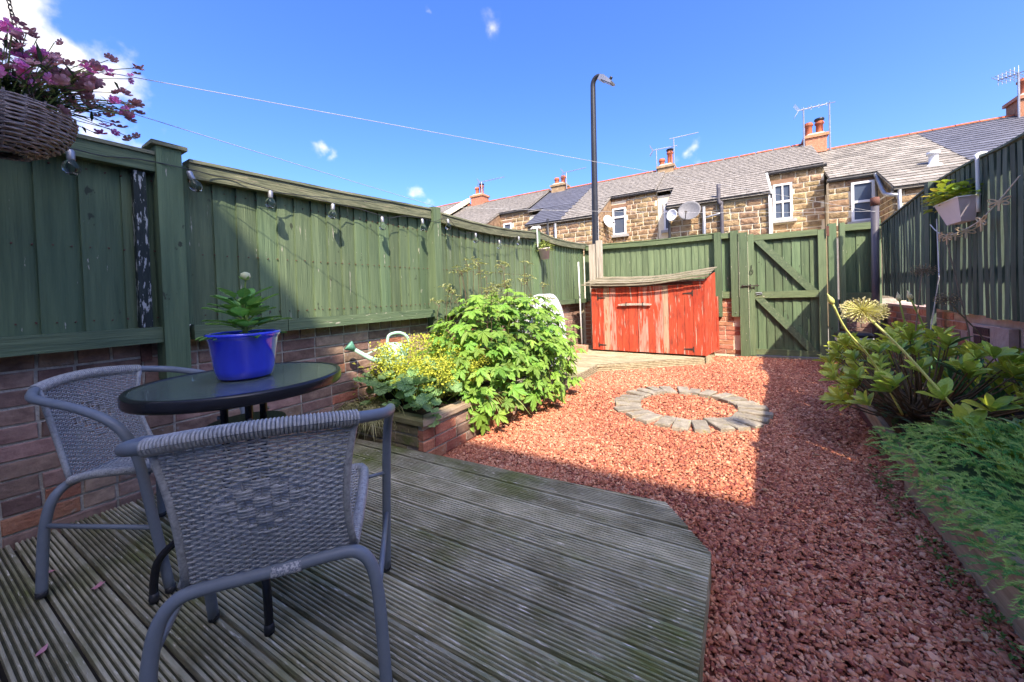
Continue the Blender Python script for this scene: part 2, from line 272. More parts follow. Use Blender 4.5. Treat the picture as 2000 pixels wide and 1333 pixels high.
def obj(name, data, parent=None, loc=(0, 0, 0), rot=None, mtx=None, kind=None, label=None):
    """loc/mtx are in world space; parents are unrotated unless said otherwise"""
    o = bpy.data.objects.new(name, data); COL.objects.link(o)
    if mtx is not None: o.matrix_basis = mtx
    else:
        o.location = loc
        if rot is not None: o.rotation_euler = rot
    if parent is not None:
        o.parent = parent
        w_ = Vector((0, 0, 0)); p = parent
        while p is not None: w_ += p.location; p = p.parent
        o.location = o.location - w_
    if kind: o['kind'] = kind
    if label: o['label'] = label
    return o
def tag(o, label, cat, group=None, kind=None):
    o['label'] = label; o['category'] = cat
    if group: o['group'] = group
    if kind: o['kind'] = kind
    return o
def thing(name, label, cat, loc=(0, 0, 0), group=None):
    return tag(obj(name, None, None, loc), label, cat, group)
def solid(name, mb, mt, parent=None, smooth=False, kind=None, label=None):
    """mesh given in world coordinates; the origin is moved to its middle bottom"""
    vs = np.array(mb.v); c = (vs.min(0) + vs.max(0)) / 2; c[2] = vs[:, 2].min()
    mb.v = [tuple(q) for q in (vs - c)]
    return obj(name, mb.mesh(name, mt, smooth), parent, tuple(c), kind=kind, label=label)
def struct(name, mb, mt): o = solid(name, mb, mt); o['kind'] = 'structure'; return o
def orient(pos, y, up=(0, 0, 1), s=1.0):
    y = Vector(y).normalized(); z = Vector(up); z = z - y * z.dot(y)
    z = z.normalized() if z.length > 1e-4 else y.orthogonal().normalized()
    x = y.cross(z); m_ = Matrix((x, y, z)).transposed().to_4x4()
    m_ = m_ @ Matrix.Diagonal((s, s, s, 1)) if not hasattr(s, '__len__') else m_ @ Matrix.Diagonal((*s, 1))
    m_.translation = Vector(pos); return m_
def interp(x, xs, ys): return float(np.interp(x, xs, ys))
def smooth_path(pts, n=8):
    """Catmull-Rom through the points"""
    P = [Vector(p) for p in pts]; P = [P[0] * 2 - P[1]] + P + [P[-1] * 2 - P[-2]]; o = []
    for i in range(1, len(P) - 2):
        for k in range(n):
            t = k / n; a, b, c, d = P[i - 1], P[i], P[i + 1], P[i + 2]
            o.append(0.5 * ((2 * b) + (-a + c) * t + (2 * a - 5 * b + 4 * c - d) * t * t + (-a + 3 * b - 3 * c + d) * t ** 3))
    o.append(P[-2]); return o

# ------------------------------------------------------------------ bricks
def brick_mb(l, d, h):
    b = MB(); e = 0.004                                         # long axis Y, face at +X
    def j(): return R(-.0022, .0022)
    vs = []
    for sx, k in ((-d, 0), (-e, 0), (0, e)):
        for sy in (-1, 1):
            for sz in (0, 1):
                vs.append((sx + (j() if sx == 0 else 0), sy * (l / 2 - k) + j(), (sz * h - (k if sz else -k)) + j()))
    f = [(0, 1, 3, 2)]
    for o in (0, 4):
        f += [(o, o + 4, o + 5, o + 1), (o + 1, o + 5, o + 7, o + 3), (o + 3, o + 7, o + 6, o + 2), (o + 2, o + 6, o + 4, o)]
    f.append((8, 10, 11, 9)); return b.add(vs, f)
def brick_wall(parent, p0, ang, length, z0, rows, mt, zstep=0.075, face=None, limit=290, mt2=None, p2=0.0, key=None, l=0.215, skip=None):
    """wall face runs from p0 along direction ang (brick long axis), face looks to the right-hand side"""
    u = Vector((math.cos(ang), math.sin(ang), 0)); rotz = ang - math.pi / 2
    variants = {}
    for nm, ll in (('s', l), ('h', l * 0.478)):
        for mi, mm in enumerate([mt] + ([mt2] if mt2 else [])):
            variants[nm, mi] = [brick_mb(ll, 0.05, 0.065).mesh('brick', mm) for _ in range(4)]
    raw = [(brick_mb(l, 0.05, 0.065), brick_mb(l * 0.478, 0.05, 0.065))]
    items = []
    for r in range(rows):
        header_row = (r % 4 == 3)
        x = 0.0
        while x < length:
            nm = 'h' if (header_row or (r % 2 and x == 0.0) or rnd.random() < 0.06) else 's'; ll = l if nm == 's' else l * 0.478
            if x + ll > 0.0 and x + ll <= length + 0.02:
                c = Vector(p0) + u * (x + ll / 2); zz = z0 + r * zstep
                if not (skip and skip(c, zz)): items.append((nm, c, zz))
            x += ll + 0.010
    items.sort(key=lambda q: key(q[1], q[2]) if key else (q[1] - Vector((0, 0, 1))).length)
    rest = MB()
    for i, (nm, c, zz) in enumerate(items):
        mi = 1 if (mt2 and rnd.random() < p2) else 0
        off = Vector((math.sin(ang), -math.cos(ang), 0)) * R(-.004, .003)
        if i < limit:
            obj('brick', rnd.choice(variants[nm, mi]), parent, (c.x + off.x, c.y + off.y, zz), (R(-.01, .01), R(-.006, .006), rotz + R(-.006, .006)))
        else: rest.merge(raw[0][0 if nm == 's' else 1], Matrix.Translation((c.x + off.x, c.y + off.y, zz)) @ Matrix.Rotation(rotz, 4, 'Z'))
    if rest.v: solid('brick_courses', rest, mt, parent, kind='stuff')

# ------------------------------------------------------------------ ground
b = MB(); b.add([(-150, -60, -.10), (150, -60, -.10), (150, 250, -.10), (-150, 250, -.10)], [(0, 1, 2, 3)]); struct('ground', b, asphalt)
b = MB(); b.box((-2.6, -1.38, -.09), (1.7, 6.8, -.012)); struct('gravel_bed', b, mat('gravel_dust', (0.16, 0.045, 0.03), (0.3, 0.09, 0.055), (60, 60, 60), 0.95, 0.8))
b = MB(); b.box((-30, 6.98, -.09), (30, 11.95, -.03)); struct('back_lane', b, alley)

# gravel chips, joined: nobody could count them
def gravel():
    rs = np.random.RandomState(5)
    P = []
    for (x0, x1, y0, y1, dens) in ((-2.2, .72, .75, 3.2, 13000), (-1.8, 1.05, 3.2, 6.72, 7000), (.65, 1.0, .0, 1.0, 2000)):
        n = int((x1 - x0) * (y1 - y0) * dens); q = np.stack([rs.uniform(x0, x1, n), rs.uniform(y0, y1, n)], 1); P.append(q)
    P = np.concatenate(P)
    x, y = P[:, 0], P[:, 1]
    keep = ~((x < -.14) & (y < 1.5 + .08 * (x + 2))) & ~((x < -1.73) & (y > 1.72)) & ~((y > 5.85) & (x < -.44) & (x > -3))
    keep &= ~((x < -.47) & (y > 4.82 + (x + 1.67) * .86)) & ~((x < .72) & (x > .64) & (y < .5)) & (x < .72 + np.clip((y - 3) * .085, 0, .4) + .02)
    P = P[keep]; n = len(P)
    # eight-corner angular chip: 6 faces from a squashed skewed box
    base = np.array([(x, y, z) for x in (-1, 1) for y in (-1, 1) for z in (-1, 1)], float)
    s = np.exp(rs.normal(-5.20, .30, (n, 1))) * np.where(P[:, 1:2] > 3.2, 1.22, 1.0)
    V = np.repeat(base[None], n, 0) * np.stack([s[:, 0] * rs.uniform(.9, 1.6, n), s[:, 0] * rs.uniform(.65, 1.1, n), s[:, 0] * rs.uniform(.25, .55, n)], 1)[:, None, :]
    V *= rs.uniform(.55, 1.15, V.shape)
    a = rs.uniform(0, 2 * np.pi, n); t = rs.normal(0, .38, n); t2 = rs.normal(0, .38, n)
    ca, sa = np.cos(a)[:, None], np.sin(a)[:, None]
    ct, st = np.cos(t)[:, None], np.sin(t)[:, None]; cu, su = np.cos(t2)[:, None], np.sin(t2)[:, None]
    X, Y, Z = V[..., 0], V[..., 1], V[..., 2]
    Y, Z = Y * ct - Z * st, Y * st + Z * ct
    X, Z = X * cu + Z * su, -X * su + Z * cu
    X, Y = X * ca - Y * sa, X * sa + Y * ca
    X += P[:, :1]; Y += P[:, 1:]; Z += rs.uniform(-.006, .007, (n, 1)) + .004 * np.sin(P[:, :1] * 7) * np.sin(P[:, 1:] * 5)
    V = np.stack([X, Y, Z], -1).reshape(-1, 3)
    F = np.array([(0, 1, 3, 2), (4, 6, 7, 5), (0, 4, 5, 1), (2, 3, 7, 6), (1, 5, 7, 3)])
    F = (F[None] + (np.arange(n) * 8)[:, None, None]).reshape(-1, 4)
    me = bpy.data.meshes.new('gravel'); me.vertices.add(len(V)); me.vertices.foreach_set('co', V.ravel())
    me.loops.add(F.size); me.loops.foreach_set('vertex_index', F.ravel().astype(np.int32))
    me.polygons.add(len(F)); me.polygons.foreach_set('loop_start', np.arange(0, F.size, 4, dtype=np.int32)); me.polygons.foreach_set('loop_total', np.full(len(F), 4, np.int32))
    me.update(calc_edges=True)
    sh = np.clip(rs.normal(.48, .24, n) + .08 * np.sin(P[:, 0] * 3.1 + 1.3 * np.sin(P[:, 1] * 2.3)), 0, 1); at = me.attributes.new('shade', 'FLOAT', 'POINT'); at.data.foreach_set('value', np.repeat(sh, 8).astype(np.float32))
    me.materials.append(gravel_m); o = obj('gravel', me); return tag(o, 'loose red slate chippings covering the garden floor', 'gravel', kind='stuff')
gravel()

# ------------------------------------------------------------------ the house behind the camera (casts the shade)
hb = thing('back_house', 'tall terraced house closing the garden behind the deck', 'house', (0, -4, 0))
rend = mat('white_rendered_wall', (0.66, 0.65, 0.62), (0.76, 0.75, 0.72), (3, 3, 3), .95, .2)  # unseen wall, made white to bounce light into the shaded garden
b = MB(); b.box((-12, -12, -.1), (12, -4.03, 8.40)); solid('wall', b, rend, hb)
b = MB(); b.add([(-12.2, -4.0, 8.54), (12.2, -4.0, 8.54), (12.2, -8, 10.6), (-12.2, -8, 10.6), (-12.2, -12.2, 8.4), (12.2, -12.2, 8.4),
                 (-12.2, -4.0, 8.42), (12.2, -4.0, 8.42), (-12.2, -12.2, 8.3), (12.2, -12.2, 8.3)],
                [(0, 1, 2, 3), (3, 2, 5, 4), (0, 6, 7, 1), (4, 5, 9, 8), (0, 3, 4, 8, 6), (1, 7, 9, 5, 2), (6, 8, 9, 7)]); solid('roof', b, slate_j, hb)
for (nm, x0, x1, z0, z1) in (('door', -.5, .9, .05, 2.2), ('window', 2.0, 3.4, 1.0, 2.3), ('window', -.6, .8, 3.9, 5.4), ('window', 2.6, 3.8, 3.9, 5.4), ('window', -3.6, -2.4, 3.9, 5.4)):
    d_ = solid(nm, MB().box((x0, -4.028, z0), (x1, -3.98, z1)), white, hb); solid('pane', MB().box((x0 + .1, -3.979, z0 + .15), (x1 - .1, -3.97, z1 - .1)), pane_m, d_)
ho_ = thing('rear_offshoot', 'low rendered rear wing of the house beside the deck', 'house', (-2.9, -2.7, 0))
solid('wall', MB().box((-4.2, -3.97, -.1), (-1.5, -1.40, 2.55)), rend, ho_); solid('roof', MB().hexa([(-4.3, -3.97, 3.1), (-4.3, -3.97, 3.2), (-4.3, -1.3, 2.56), (-4.3, -1.3, 2.66), (-1.4, -3.97, 3.1), (-1.4, -3.97, 3.2), (-1.4, -1.3, 2.56), (-1.4, -1.3, 2.66)]), slate_j, ho_)
b = MB(); b.box((-1.45, -3.96, -.09), (1.7, -1.39, .0)); struct('paving', b, alley)

# ------------------------------------------------------------------ left boundary wall and fence
wl = thing('brick_wall', 'low weathered brick wall carrying the green fence beside the deck', 'wall', (-2.7, 2.7, 0), 'boundary brick walls')
b = MB(); b.box((-2.80, -1.38, -.05), (-2.608, 6.98, .965)); solid('mortar', b, mortar, wl)
_bl = lambda c, z: (0 if (0.0 < c.y < 5.2 and z > .09) else 50) + c.y
brick_wall(wl, (-2.6, -1.3, 0), math.pi / 2, 8.1, 0.0, 13, brickm, key=_bl, mt2=brickred, p2=0.06)

lf = thing('left_fence', 'long green board fence in four panels above the left brick wall', 'fence', (-2.55, 2.7, .9), 'green garden fences')
PROF = [  # y0, y1, [(y, top z)...]
    (-1.36, .664, [(-1.4, 1.85), (.66, 1.85)]),
    (.80, 2.63, [(.78, 1.853), (1.6, 1.88), (2.64, 1.93)]),
    (2.78, 4.78, [(2.77, 1.914), (3.2, 1.902), (3.6, 1.906), (4.07, 1.925), (4.72, 1.979), (4.8, 1.985)]),
    (4.91, 6.89, [(4.88, 2.0), (5.25, 1.975), (5.63, 1.966), (6.28, 1.983), (7.0, 2.03)])]
def topz(pr, y): return interp(y, [a for a, _ in pr], [c for _, c in pr])
def strip_y(x0, x1, y0, y1, fz0, fz1, n=10):
    """bar along Y whose bottom / top heights follow functions"""
    mb = MB()
    for i in range(n + 1):
        y = y0 + (y1 - y0) * i / n; mb.v += [(x0, y, fz0(y)), (x1, y, fz0(y)), (x1, y, fz1(y)), (x0, y, fz1(y))]
    for i in range(n):
        o = i * 4
        for k in range(4): mb.f.append((o + k, o + 4 + k, o + 4 + (k + 1) % 4, o + (k + 1) % 4))
    mb.f += [(0, 1, 2, 3), (4 * n + 3, 4 * n + 2, 4 * n + 1, 4 * n)]; return mb
for pi, (y0, y1, pr) in enumerate(PROF):
    y = y0; w_ = 0.128 if pi == 0 else 0.113
    while y < y1 - .03:
        ww = min(w_ * R(.93, 1.07), y1 - y) ; e = min(y + ww + .012, y1); zt = topz(pr, (y + e) / 2) - .03 ; zb = .905 + R(0, .004)
        tk, tn = R(.017, .021), R(.004, .006)
        # feather edge: thick at the near edge, thin edge tucked behind the next board
        mb = MB(); xb = -2.572; bow = R(-.002, .003)
        sec = [(xb, y), (xb + tk, y), (xb + tk - .002 + bow, y + ww * .4), (xb + tn, e), (xb - .001, e)]
        n = len(sec); mb.v = [(px, py, zb) for px, py in sec] + [(px + R(-.001, .001), py, zt) for px, py in sec]
        mb.f = [tuple(range(n)), tuple(range(2 * n - 1, n - 1, -1))] + [(i, n + i, n + (i + 1) % n, (i + 1) % n) for i in range(n)]
        solid('board', mb, paint_vy if (pi == 2 or rnd.random() < .25) else paint_v, lf)
        y += ww
    rail = strip_y(-2.549, -2.497, y0, y1, lambda q: topz(pr, q) - .092, lambda q: topz(pr, q) - .010, 12); solid('top_rail', rail, paint_h if pi == 0 else paint_worn, lf)
    cap = strip_y(-2.588, -2.488, y0, y1, lambda q: topz(pr, q) - .009, lambda q: topz(pr, q) + .008, 12); solid('capping', cap, paint_cap, lf)
    if pi != 1: b = MB(); b.box((-2.549, y0, .895), (-2.496, y1, .972), .001); solid('bottom_rail', b, paint_h, lf)
    else:
        for a, c in ((y0 - .01, 1.272), (1.276, y1)): b = MB(); b.box((-2.549, a, .893), (-2.494, c, .968), .002); solid('bottom_rail', b, paint_h, lf)
nl = MB()
for (y0, y1, pr) in PROF[:3]:
    y = y0 + .06
    while y < y1:
        for z in (1.02, 1.36, 1.72): nl.tube([(-2.560, y, z + R(-.006, .006)), (-2.5475, y, z)], .0032, 6)
        y += .056 + R(-.004, .004)
solid('nail_heads', nl, rust, lf, kind='stuff')
for (a, c, zt, zb, cap) in ((.665, .765, 1.89, .70, 1), (2.645, 2.745, 1.955, .74, 0), (4.80, 4.885, 2.02, .74, 0)):
    b = MB(); b.box((-2.60, a, zb), (-2.478, c, zt), .001); p_ = solid('post', b, paint_v, lf)
    if cap: b = MB(); b.box((-2.615, a - .02, zt + .001), (-2.462, c + .02, zt + .018), .002); solid('cap', b, paint_cap, p_)
b = MB(); b.box((-2.549, .585, .975), (-2.515, .632, 1.752), .001); solid('batten', b, paint_flaky, lf)
b = MB(); b.box((-2.549, .775, .975), (-2.53, .80, 1.83), .001); solid('batten', b, paint_v, lf)
b = MB(); b.box((-2.60, .60, .80), (-2.585, .64, .89)); solid('bracket', b, rust, lf)

# ------------------------------------------------------------------ deck
dk = thing('deck', 'mossy grooved timber deck under the table and chairs', 'deck', (-1.3, .5, 0))
TH = math.radians(2.0); PIT = 0.122; groove_m = mat('groove_dirt', (0.035, 0.035, 0.02), (0.09, 0.085, 0.045), (20, 60, 60), 0.95, 0.3)
def deck_right(x, y):      # right end limit for a board line
    xr = -.105
    if y > 1.50: xr = min(xr, -.105 - (y - 1.50) * .72)
    return xr
def back_edge(x): return 1.625 + (x + 1.93) * .085
k = -16
while True:
    yb = 1.5 + k * PIT                                        # gap position at x = -0.1
    if yb > 1.75: break
    if yb > -1.4:
        prof = []; gr = 8; wv = PIT - .0135
        u = wv / gr
        for g in range(gr):
            if g == 0: prof += [(0, -.026), (0, -.002), (.34 * u, 0), (.52 * u, -.001), (.60 * u, -.0085)]
            elif g < gr - 1: prof += [(g * u + .06 * u, -.0085), (g * u + .14 * u, -.001), (g * u + .33 * u, 0), (g * u + .52 * u, -.001), (g * u + .60 * u, -.0085)]
            else: prof += [(g * u + .06 * u, -.0085), (g * u + .18 * u, -.001), (g * u + .5 * u, 0), (wv, -.002), (wv, -.026)]
        mb = MB(); n = len(prof); nx = 10; dz = R(-.0025, .0015); tilt = R(-.008, .008)
        for i in range(nx + 1):
            for (q, z) in prof:
                yy = yb + q
                xr = deck_right(0, yy) + (R(-.001, .001) if i == nx else 0); xl = -2.598
                x = xl + (xr - xl) * i / nx
                Y = yy + math.tan(TH) * (x + .1); Y = min(Y, back_edge(x))
                mb.v.append((x, Y, .11 + z + dz + tilt * (q - wv / 2) + .0012 * math.sin(x * 3 + k)))
        for i in range(nx):
            for j in range(n): mb.f.append((i * n + j, i * n + (j + 1) % n, (i + 1) * n + (j + 1) % n, (i + 1) * n + j))
        mb.f += [tuple(range(n))[::-1], tuple(nx * n + j for j in range(n))]
        bo_ = solid('board', mb, deckm, dk); bo_.data.materials.append(groove_m)
        for i in range(nx):
            for j in range(2, n - 3):
                if j % 5 == 4: bo_.data.polygons[i * n + j].material_index = 1
    k += 1
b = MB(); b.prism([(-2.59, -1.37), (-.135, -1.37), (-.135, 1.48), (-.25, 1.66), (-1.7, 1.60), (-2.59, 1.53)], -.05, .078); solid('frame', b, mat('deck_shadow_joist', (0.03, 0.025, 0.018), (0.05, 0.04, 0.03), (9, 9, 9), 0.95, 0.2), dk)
for a, c in (((-.118, -1.37), (-.118, 1.495)), ((-.118, 1.502), (-.262, 1.70))):
    d = Vector((c[0] - a[0], c[1] - a[1], 0)).normalized(); nn = Vector((d.y, -d.x, 0)) * .012
    b = MB(); b.hexa([(a[0], a[1], -.02), (a[0], a[1], .080), (c[0], c[1], -.02), (c[0], c[1], .080), (a[0] + nn.x, a[1] + nn.y, -.02), (a[0] + nn.x, a[1] + nn.y, .080), (c[0] + nn.x, c[1] + nn.y, -.02), (c[0] + nn.x, c[1] + nn.y, .080)])
    solid('fascia', b, deckm, dk)
# petals and litter on the deck
lit = [((-2.17, .235), 'narrow pink petal on the deck by the wall', .5), ((-1.905, .305), 'crumpled pair of pink petals on the deck in front of the left chair', 1.6), ((-1.69, .16), 'single pale pink petal on the deck nearest the camera', 2.4)]
PX = {}
for (x, y), lb, a in lit:
    mb = MB()
    for q in ((0, a), (1, a + .9))[:2 if 'pair' in lb else 1]:
        n = 6; c_, s_ = math.cos(q[1]), math.sin(q[1]); o = len(mb.v)
        for i in range(n + 1):
            t = i / n; w_ = .0085 * math.sin(math.pi * min(1, t * .95 + .03))
            for sgn in (-1, 1):
                px, py = (t - .5) * .036, sgn * w_; mb.v.append((x + px * c_ - py * s_, y + px * s_ + py * c_, .1145 + .006 * abs(t - .5) + .004 * sgn * sgn * t))
        for i in range(n): mb.f.append((o + 2 * i, o + 2 * i + 1, o + 2 * i + 3, o + 2 * i + 2))
    tag(solid('petal', mb, petalp), lb, 'petal', 'fallen pink petals on the deck')

# ------------------------------------------------------------------ small back platform and shed
pf = thing('back_platform', 'low pale timber platform with ribbed edge under the red shed', 'deck', (-1.5, 5.6, 0))
poly = [(-.46, 5.86), (-1.66, 4.82), (-1.66, 3.72)]
def plat_front(x): return interp(x, [-2.6, -1.661, -1.66, -.46, -.45], [3.72, 3.72, 4.82, 5.86, 5.86])
y = 3.72; i = 0
while y < 6.78:
    y2 = min(y + .117, 6.79); w_ = (y2 - y)
    xr = -1.66 if y < 4.82 else interp(y, [4.82, 5.86, 6.8], [-1.66, -.46, -.42]); xr2 = -1.66 if y2 < 4.82 else interp(y2, [4.82, 5.86, 6.8], [-1.66, -.46, -.42])
    mb = MB(); prof = []
    for g in range(6):
        u = w_ / 6; prof += [(g * u + .08 * u, -.004), (g * u + .3 * u, 0), (g * u + .6 * u, 0), (g * u + .8 * u, -.004)]
    n = len(prof) + 2
    for xi in (0, 1):
        pts = [(0, -.02)] + prof + [(w_, -.02)]
        for q, z in pts:
            xx = -2.58 if xi == 0 else xr + (xr2 - xr) * q / w_
            mb.v.append((xx, y + q + .03 * (xx + .5), .09 + z + R(-.0005, .0005)))
    for j in range(n): mb.f.append((j, (j + 1) % n, n + (j + 1) % n, n + j))
    mb.f += [tuple(range(n))[::-1], tuple(range(n, 2 * n))]
    solid('board', mb, deck2, pf); y += .121; i += 1
def ribbed(a, c, z0, z1):
    a, c = Vector((*a, 0)), Vector((*c, 0)); d = (c - a).normalized(); nn = Vector((d.y, -d.x, 0)); mb = MB(); nr = 5
    prof = [(0.0, z0)]
    for g in range(nr):
        h = (z1 - z0) / nr; prof += [(.018, z0 + g * h + .15 * h), (.018, z0 + g * h + .6 * h), (.010, z0 + g * h + .75 * h), (.010, z0 + g * h + .95 * h)]
    prof += [(.018, z1), (0.0, z1)]; n = len(prof)
    for e in (a, c):
        for o, z in prof: mb.v.append(tuple(e + nn * o + Vector((0, 0, z))))
    for j in range(n): mb.f.append((j, (j + 1) % n, n + (j + 1) % n, n + j))
    mb.f += [tuple(range(n))[::-1], tuple(range(n, 2 * n))]; return mb
for a, c in (((-1.67, 4.81), (-.44, 5.87)), ((-1.66, 3.65), (-1.66, 4.80)), ((-.42, 5.90), (-.36, 6.78))): solid('fascia', ribbed(a, c, -.02, .102), deck2, pf)

sh = thing('red_shed', 'low weathered red timber store with double doors and wavy lean-to roof', 'shed', (-1.25, 6.3, .09))
F0, F1 = Vector((-2.13, 6.03, 0)), Vector((-.43, 5.93, 0)); du = (F1 - F0).normalized(); dn = Vector((du.y, -du.x, 0))   # front runs F0->F1, outward normal dn (towards camera)
SW = (F1 - F0).length
def shed_pt(u, n_, z): return tuple(F0 + du * u + dn * n_ + Vector((0, 0, z)))
ws = [.115, .085, .095, .10, .09, .105, .135, .0, .14, .10, .11, .075, .11, .10, .11, .13]
mats_ = [red, red, bare, redp, red, red, red, None, redp, red, redp, bare, red, red, red, red]
tot = sum(ws); u = .0; bi = 0
for w_, mm in zip(ws, mats_):
    if mm is None: u += .008; continue
    w2 = w_ * (SW - .01) / tot
    zb = .118 + R(-.003, .003) - .0; zt = 1.148 + R(-.004, .006) if bi < 14 else 1.19
    b = MB(); o = R(-.003, .003); g_ = .0035
    b.hexa([shed_pt(u + g_, o - .018, zb), shed_pt(u + g_, o - .018, zt), shed_pt(u + g_, o, zb), shed_pt(u + g_, o, zt), shed_pt(u + w2, o - .018, zb), shed_pt(u + w2, o - .018, zt), shed_pt(u + w2, o, zb), shed_pt(u + w2, o, zt)])
    solid('board', b, mm, sh); u += w2; bi += 1
def shed_box(u0, u1, n0, n1, z0, z1): return MB().hexa([shed_pt(a, c, d) for a in (u0, u1) for c in (n0, n1) for d in (z0, z1)])
dkw = mat('dark_shed_inside', (0.02, 0.008, 0.006), (0.05, 0.02, 0.015), (20, 20, 20), 0.95, 0.2)
solid('carcass', shed_box(.02, SW - .03, -.70, -.022, .10, 1.14), dkw, sh)
solid('header', shed_box(-.01, SW + .01, -.03, -.005, 1.156, 1.222), mat('maroon_header', (0.07, 0.018, 0.012), (0.14, 0.04, 0.03), (30, 30, 30), .8, .3), sh)
solid('flashing', shed_box(.85, SW + .01, -.004, .006, 1.195, 1.222), mat('torn_grey_felt', (0.10, 0.09, 0.085), (0.45, 0.40, 0.36), (30, 60, 60), .9, .6), sh)
# side wall of vertical red boards, running back to the fence
S0 = F1; S1 = Vector((-.30, 6.66, 0)); ds = (S1 - S0); sl = ds.length; ds.normalize(); sn = Vector((ds.y, -ds.x, 0))
for i in range(7):
    a, c = i * sl / 7 + .003, (i + 1) * sl / 7; o = R(-.002, .004) + .012 + (.012 if i > 5 else 0)
    zt = lambda q: (1.20 + .15 * q / sl) if i < 6 else .95
    p = lambda q, n_, z: tuple(S0 + ds * q + sn * n_ + Vector((0, 0, z)))
    b = MB(); b.hexa([p(a, o - .016, .11), p(a, o - .016, zt(a)), p(a, o, .11), p(a, o, zt(a)), p(c, o - .016, .11), p(c, o - .016, zt(c)), p(c, o, .11), p(c, o, zt(c))]); solid('side_board', b, red, sh)
# corrugated / lapped wavy roof sheets
for i in range(5):
    n0, n1 = .10 - i * .175, .10 - (i + 1) * .175 - .02; mb = MB(); nx = 18
    for kx in range(nx + 1):
        t = kx / nx; uu = -.09 + t * (SW + .19) ; sag = -.035 * math.sin(math.pi * min(1, t * 1.1)) + .065 * max(0, t - .55) ** 1.3 * 2.2
        for nn_, lift in ((n0, .012), (n1, 0)):
            z = 1.238 + (.10 - nn_) * .15 + sag + lift + .006 * (i % 2) + .003 * math.sin(uu * 17 + i)
            mb.v += [shed_pt(uu, nn_, z), shed_pt(uu, nn_, z - .011)]
    for kx in range(nx):
        o = kx * 4; mb.f += [(o, o + 4, o + 6, o + 2), (o + 1, o + 3, o + 7, o + 5), (o, o + 1, o + 5, o + 4), (o + 2, o + 6, o + 7, o + 3)]
    mb.f += [(0, 2, 3, 1), (nx * 4, nx * 4 + 1, nx * 4 + 3, nx * 4 + 2)]
    solid('roof_board', mb, wgreyx, sh)
mb = MB()
for kx in range(19):
    t = kx / 18; uu = -.12 + t * (SW + .2); sag = -.035 * math.sin(math.pi * min(1, t * 1.1)) + .065 * max(0, t - .55) ** 1.3 * 2.2
    mb.v += [shed_pt(uu, .118, 1.200 + sag), shed_pt(uu, .118, 1.224 + sag), shed_pt(uu, .102, 1.224 + sag), shed_pt(uu, .102, 1.200 + sag)]
for kx in range(18):
    o = kx * 4
    for q in range(4): mb.f.append((o + q, o + 4 + q, o + 4 + (q + 1) % 4, o + (q + 1) % 4))
mb.f += [(0, 1, 2, 3), (75, 74, 73, 72)]
solid('eaves_batten', mb, wgreyx, sh)
b = MB(); bar = [shed_pt(.47 + t * .52, .022 + .004 * math.sin(t * 9), .865 + .006 * math.sin(t * 3.1)) for t in np.linspace(0, 1, 9)]
hm = MB()
for i, p in enumerate(bar):
    h = .017 if 0 < i < 8 else .009
    hm.v += [tuple(Vector(p) + Vector((0, 0, -h)) + dn * 0), tuple(Vector(p) + Vector((0, 0, h))), tuple(Vector(p) + Vector((0, 0, h)) + dn * .016), tuple(Vector(p) + Vector((0, 0, -h)) + dn * .016)]
for i in range(8):
    o = i * 4
    for q in range(4): hm.f.append((o + q, o + 4 + q, o + 4 + (q + 1) % 4, o + (q + 1) % 4))
hm.f += [(0, 1, 2, 3), (35, 34, 33, 32)]; hb_ = solid('door_bar', hm, wgrey, sh)
for uu in (.60, .86): solid('staple', MB().tube([shed_pt(uu, .0, .90), shed_pt(uu, .045, .90), shed_pt(uu, .045, .83), shed_pt(uu, .0, .83)], .005, 6), iron, sh)
for uu, z, sgn in ((.115, .985, 1), (.115, .20, 1), (1.56, 1.02, -1), (1.56, .20, -1)):
    b = MB(); b.hexa([shed_pt(a, c, d) for a in (uu - .008, uu + .008) for c in (.002, .008) for d in (z - .04, z + .04)])
    b.hexa([shed_pt(uu + sgn * .01, .002, z - .016), shed_pt(uu + sgn * .01, .002, z + .016), shed_pt(uu + sgn * .01, .007, z - .016), shed_pt(uu + sgn * .01, .007, z + .016), shed_pt(uu + sgn * .13, .002, z - .005), shed_pt(uu + sgn * .13, .002, z + .005), shed_pt(uu + sgn * .13, .007, z - .005), shed_pt(uu + sgn * .13, .007, z + .005)])
    solid('hinge', b, iron, sh)

# loose timbers in the corner
for (x0, x1, y_, zt, lb, tp) in ((-2.36, -2.23, 6.62, 1.97, 'broad whitened timber post in the corner left of its narrower neighbour', 1), (-2.215, -2.11, 6.60, 2.03, 'tall bare timber post standing just right of the whitened corner post', 0)):
    b = MB(); b.box((x0, y_, .09), (x1, y_ + .05, zt), .004)
    if not tp: b.box((x0 + .05, y_ - .022, .09), (x1 + .0, y_ - .003, 1.72), .003)
    tag(solid('timber_post', b, wgrey), lb, 'post', 'bare timber posts beside the shed')
b = MB(); b.tube([(-2.33, 6.05, .09), (-2.37, 6.1, 1.62)], .013, 8); tag(solid('white_pole', b, string, smooth=True), 'thin white pole leaning in the corner left of the shed', 'pole')
b = MB(); b.box((-2.40, 5.75, .095), (-2.18, 5.95, .20), .006); tag(solid('timber_block', b, bare), 'short timber block on the platform at the shed corner', 'block')

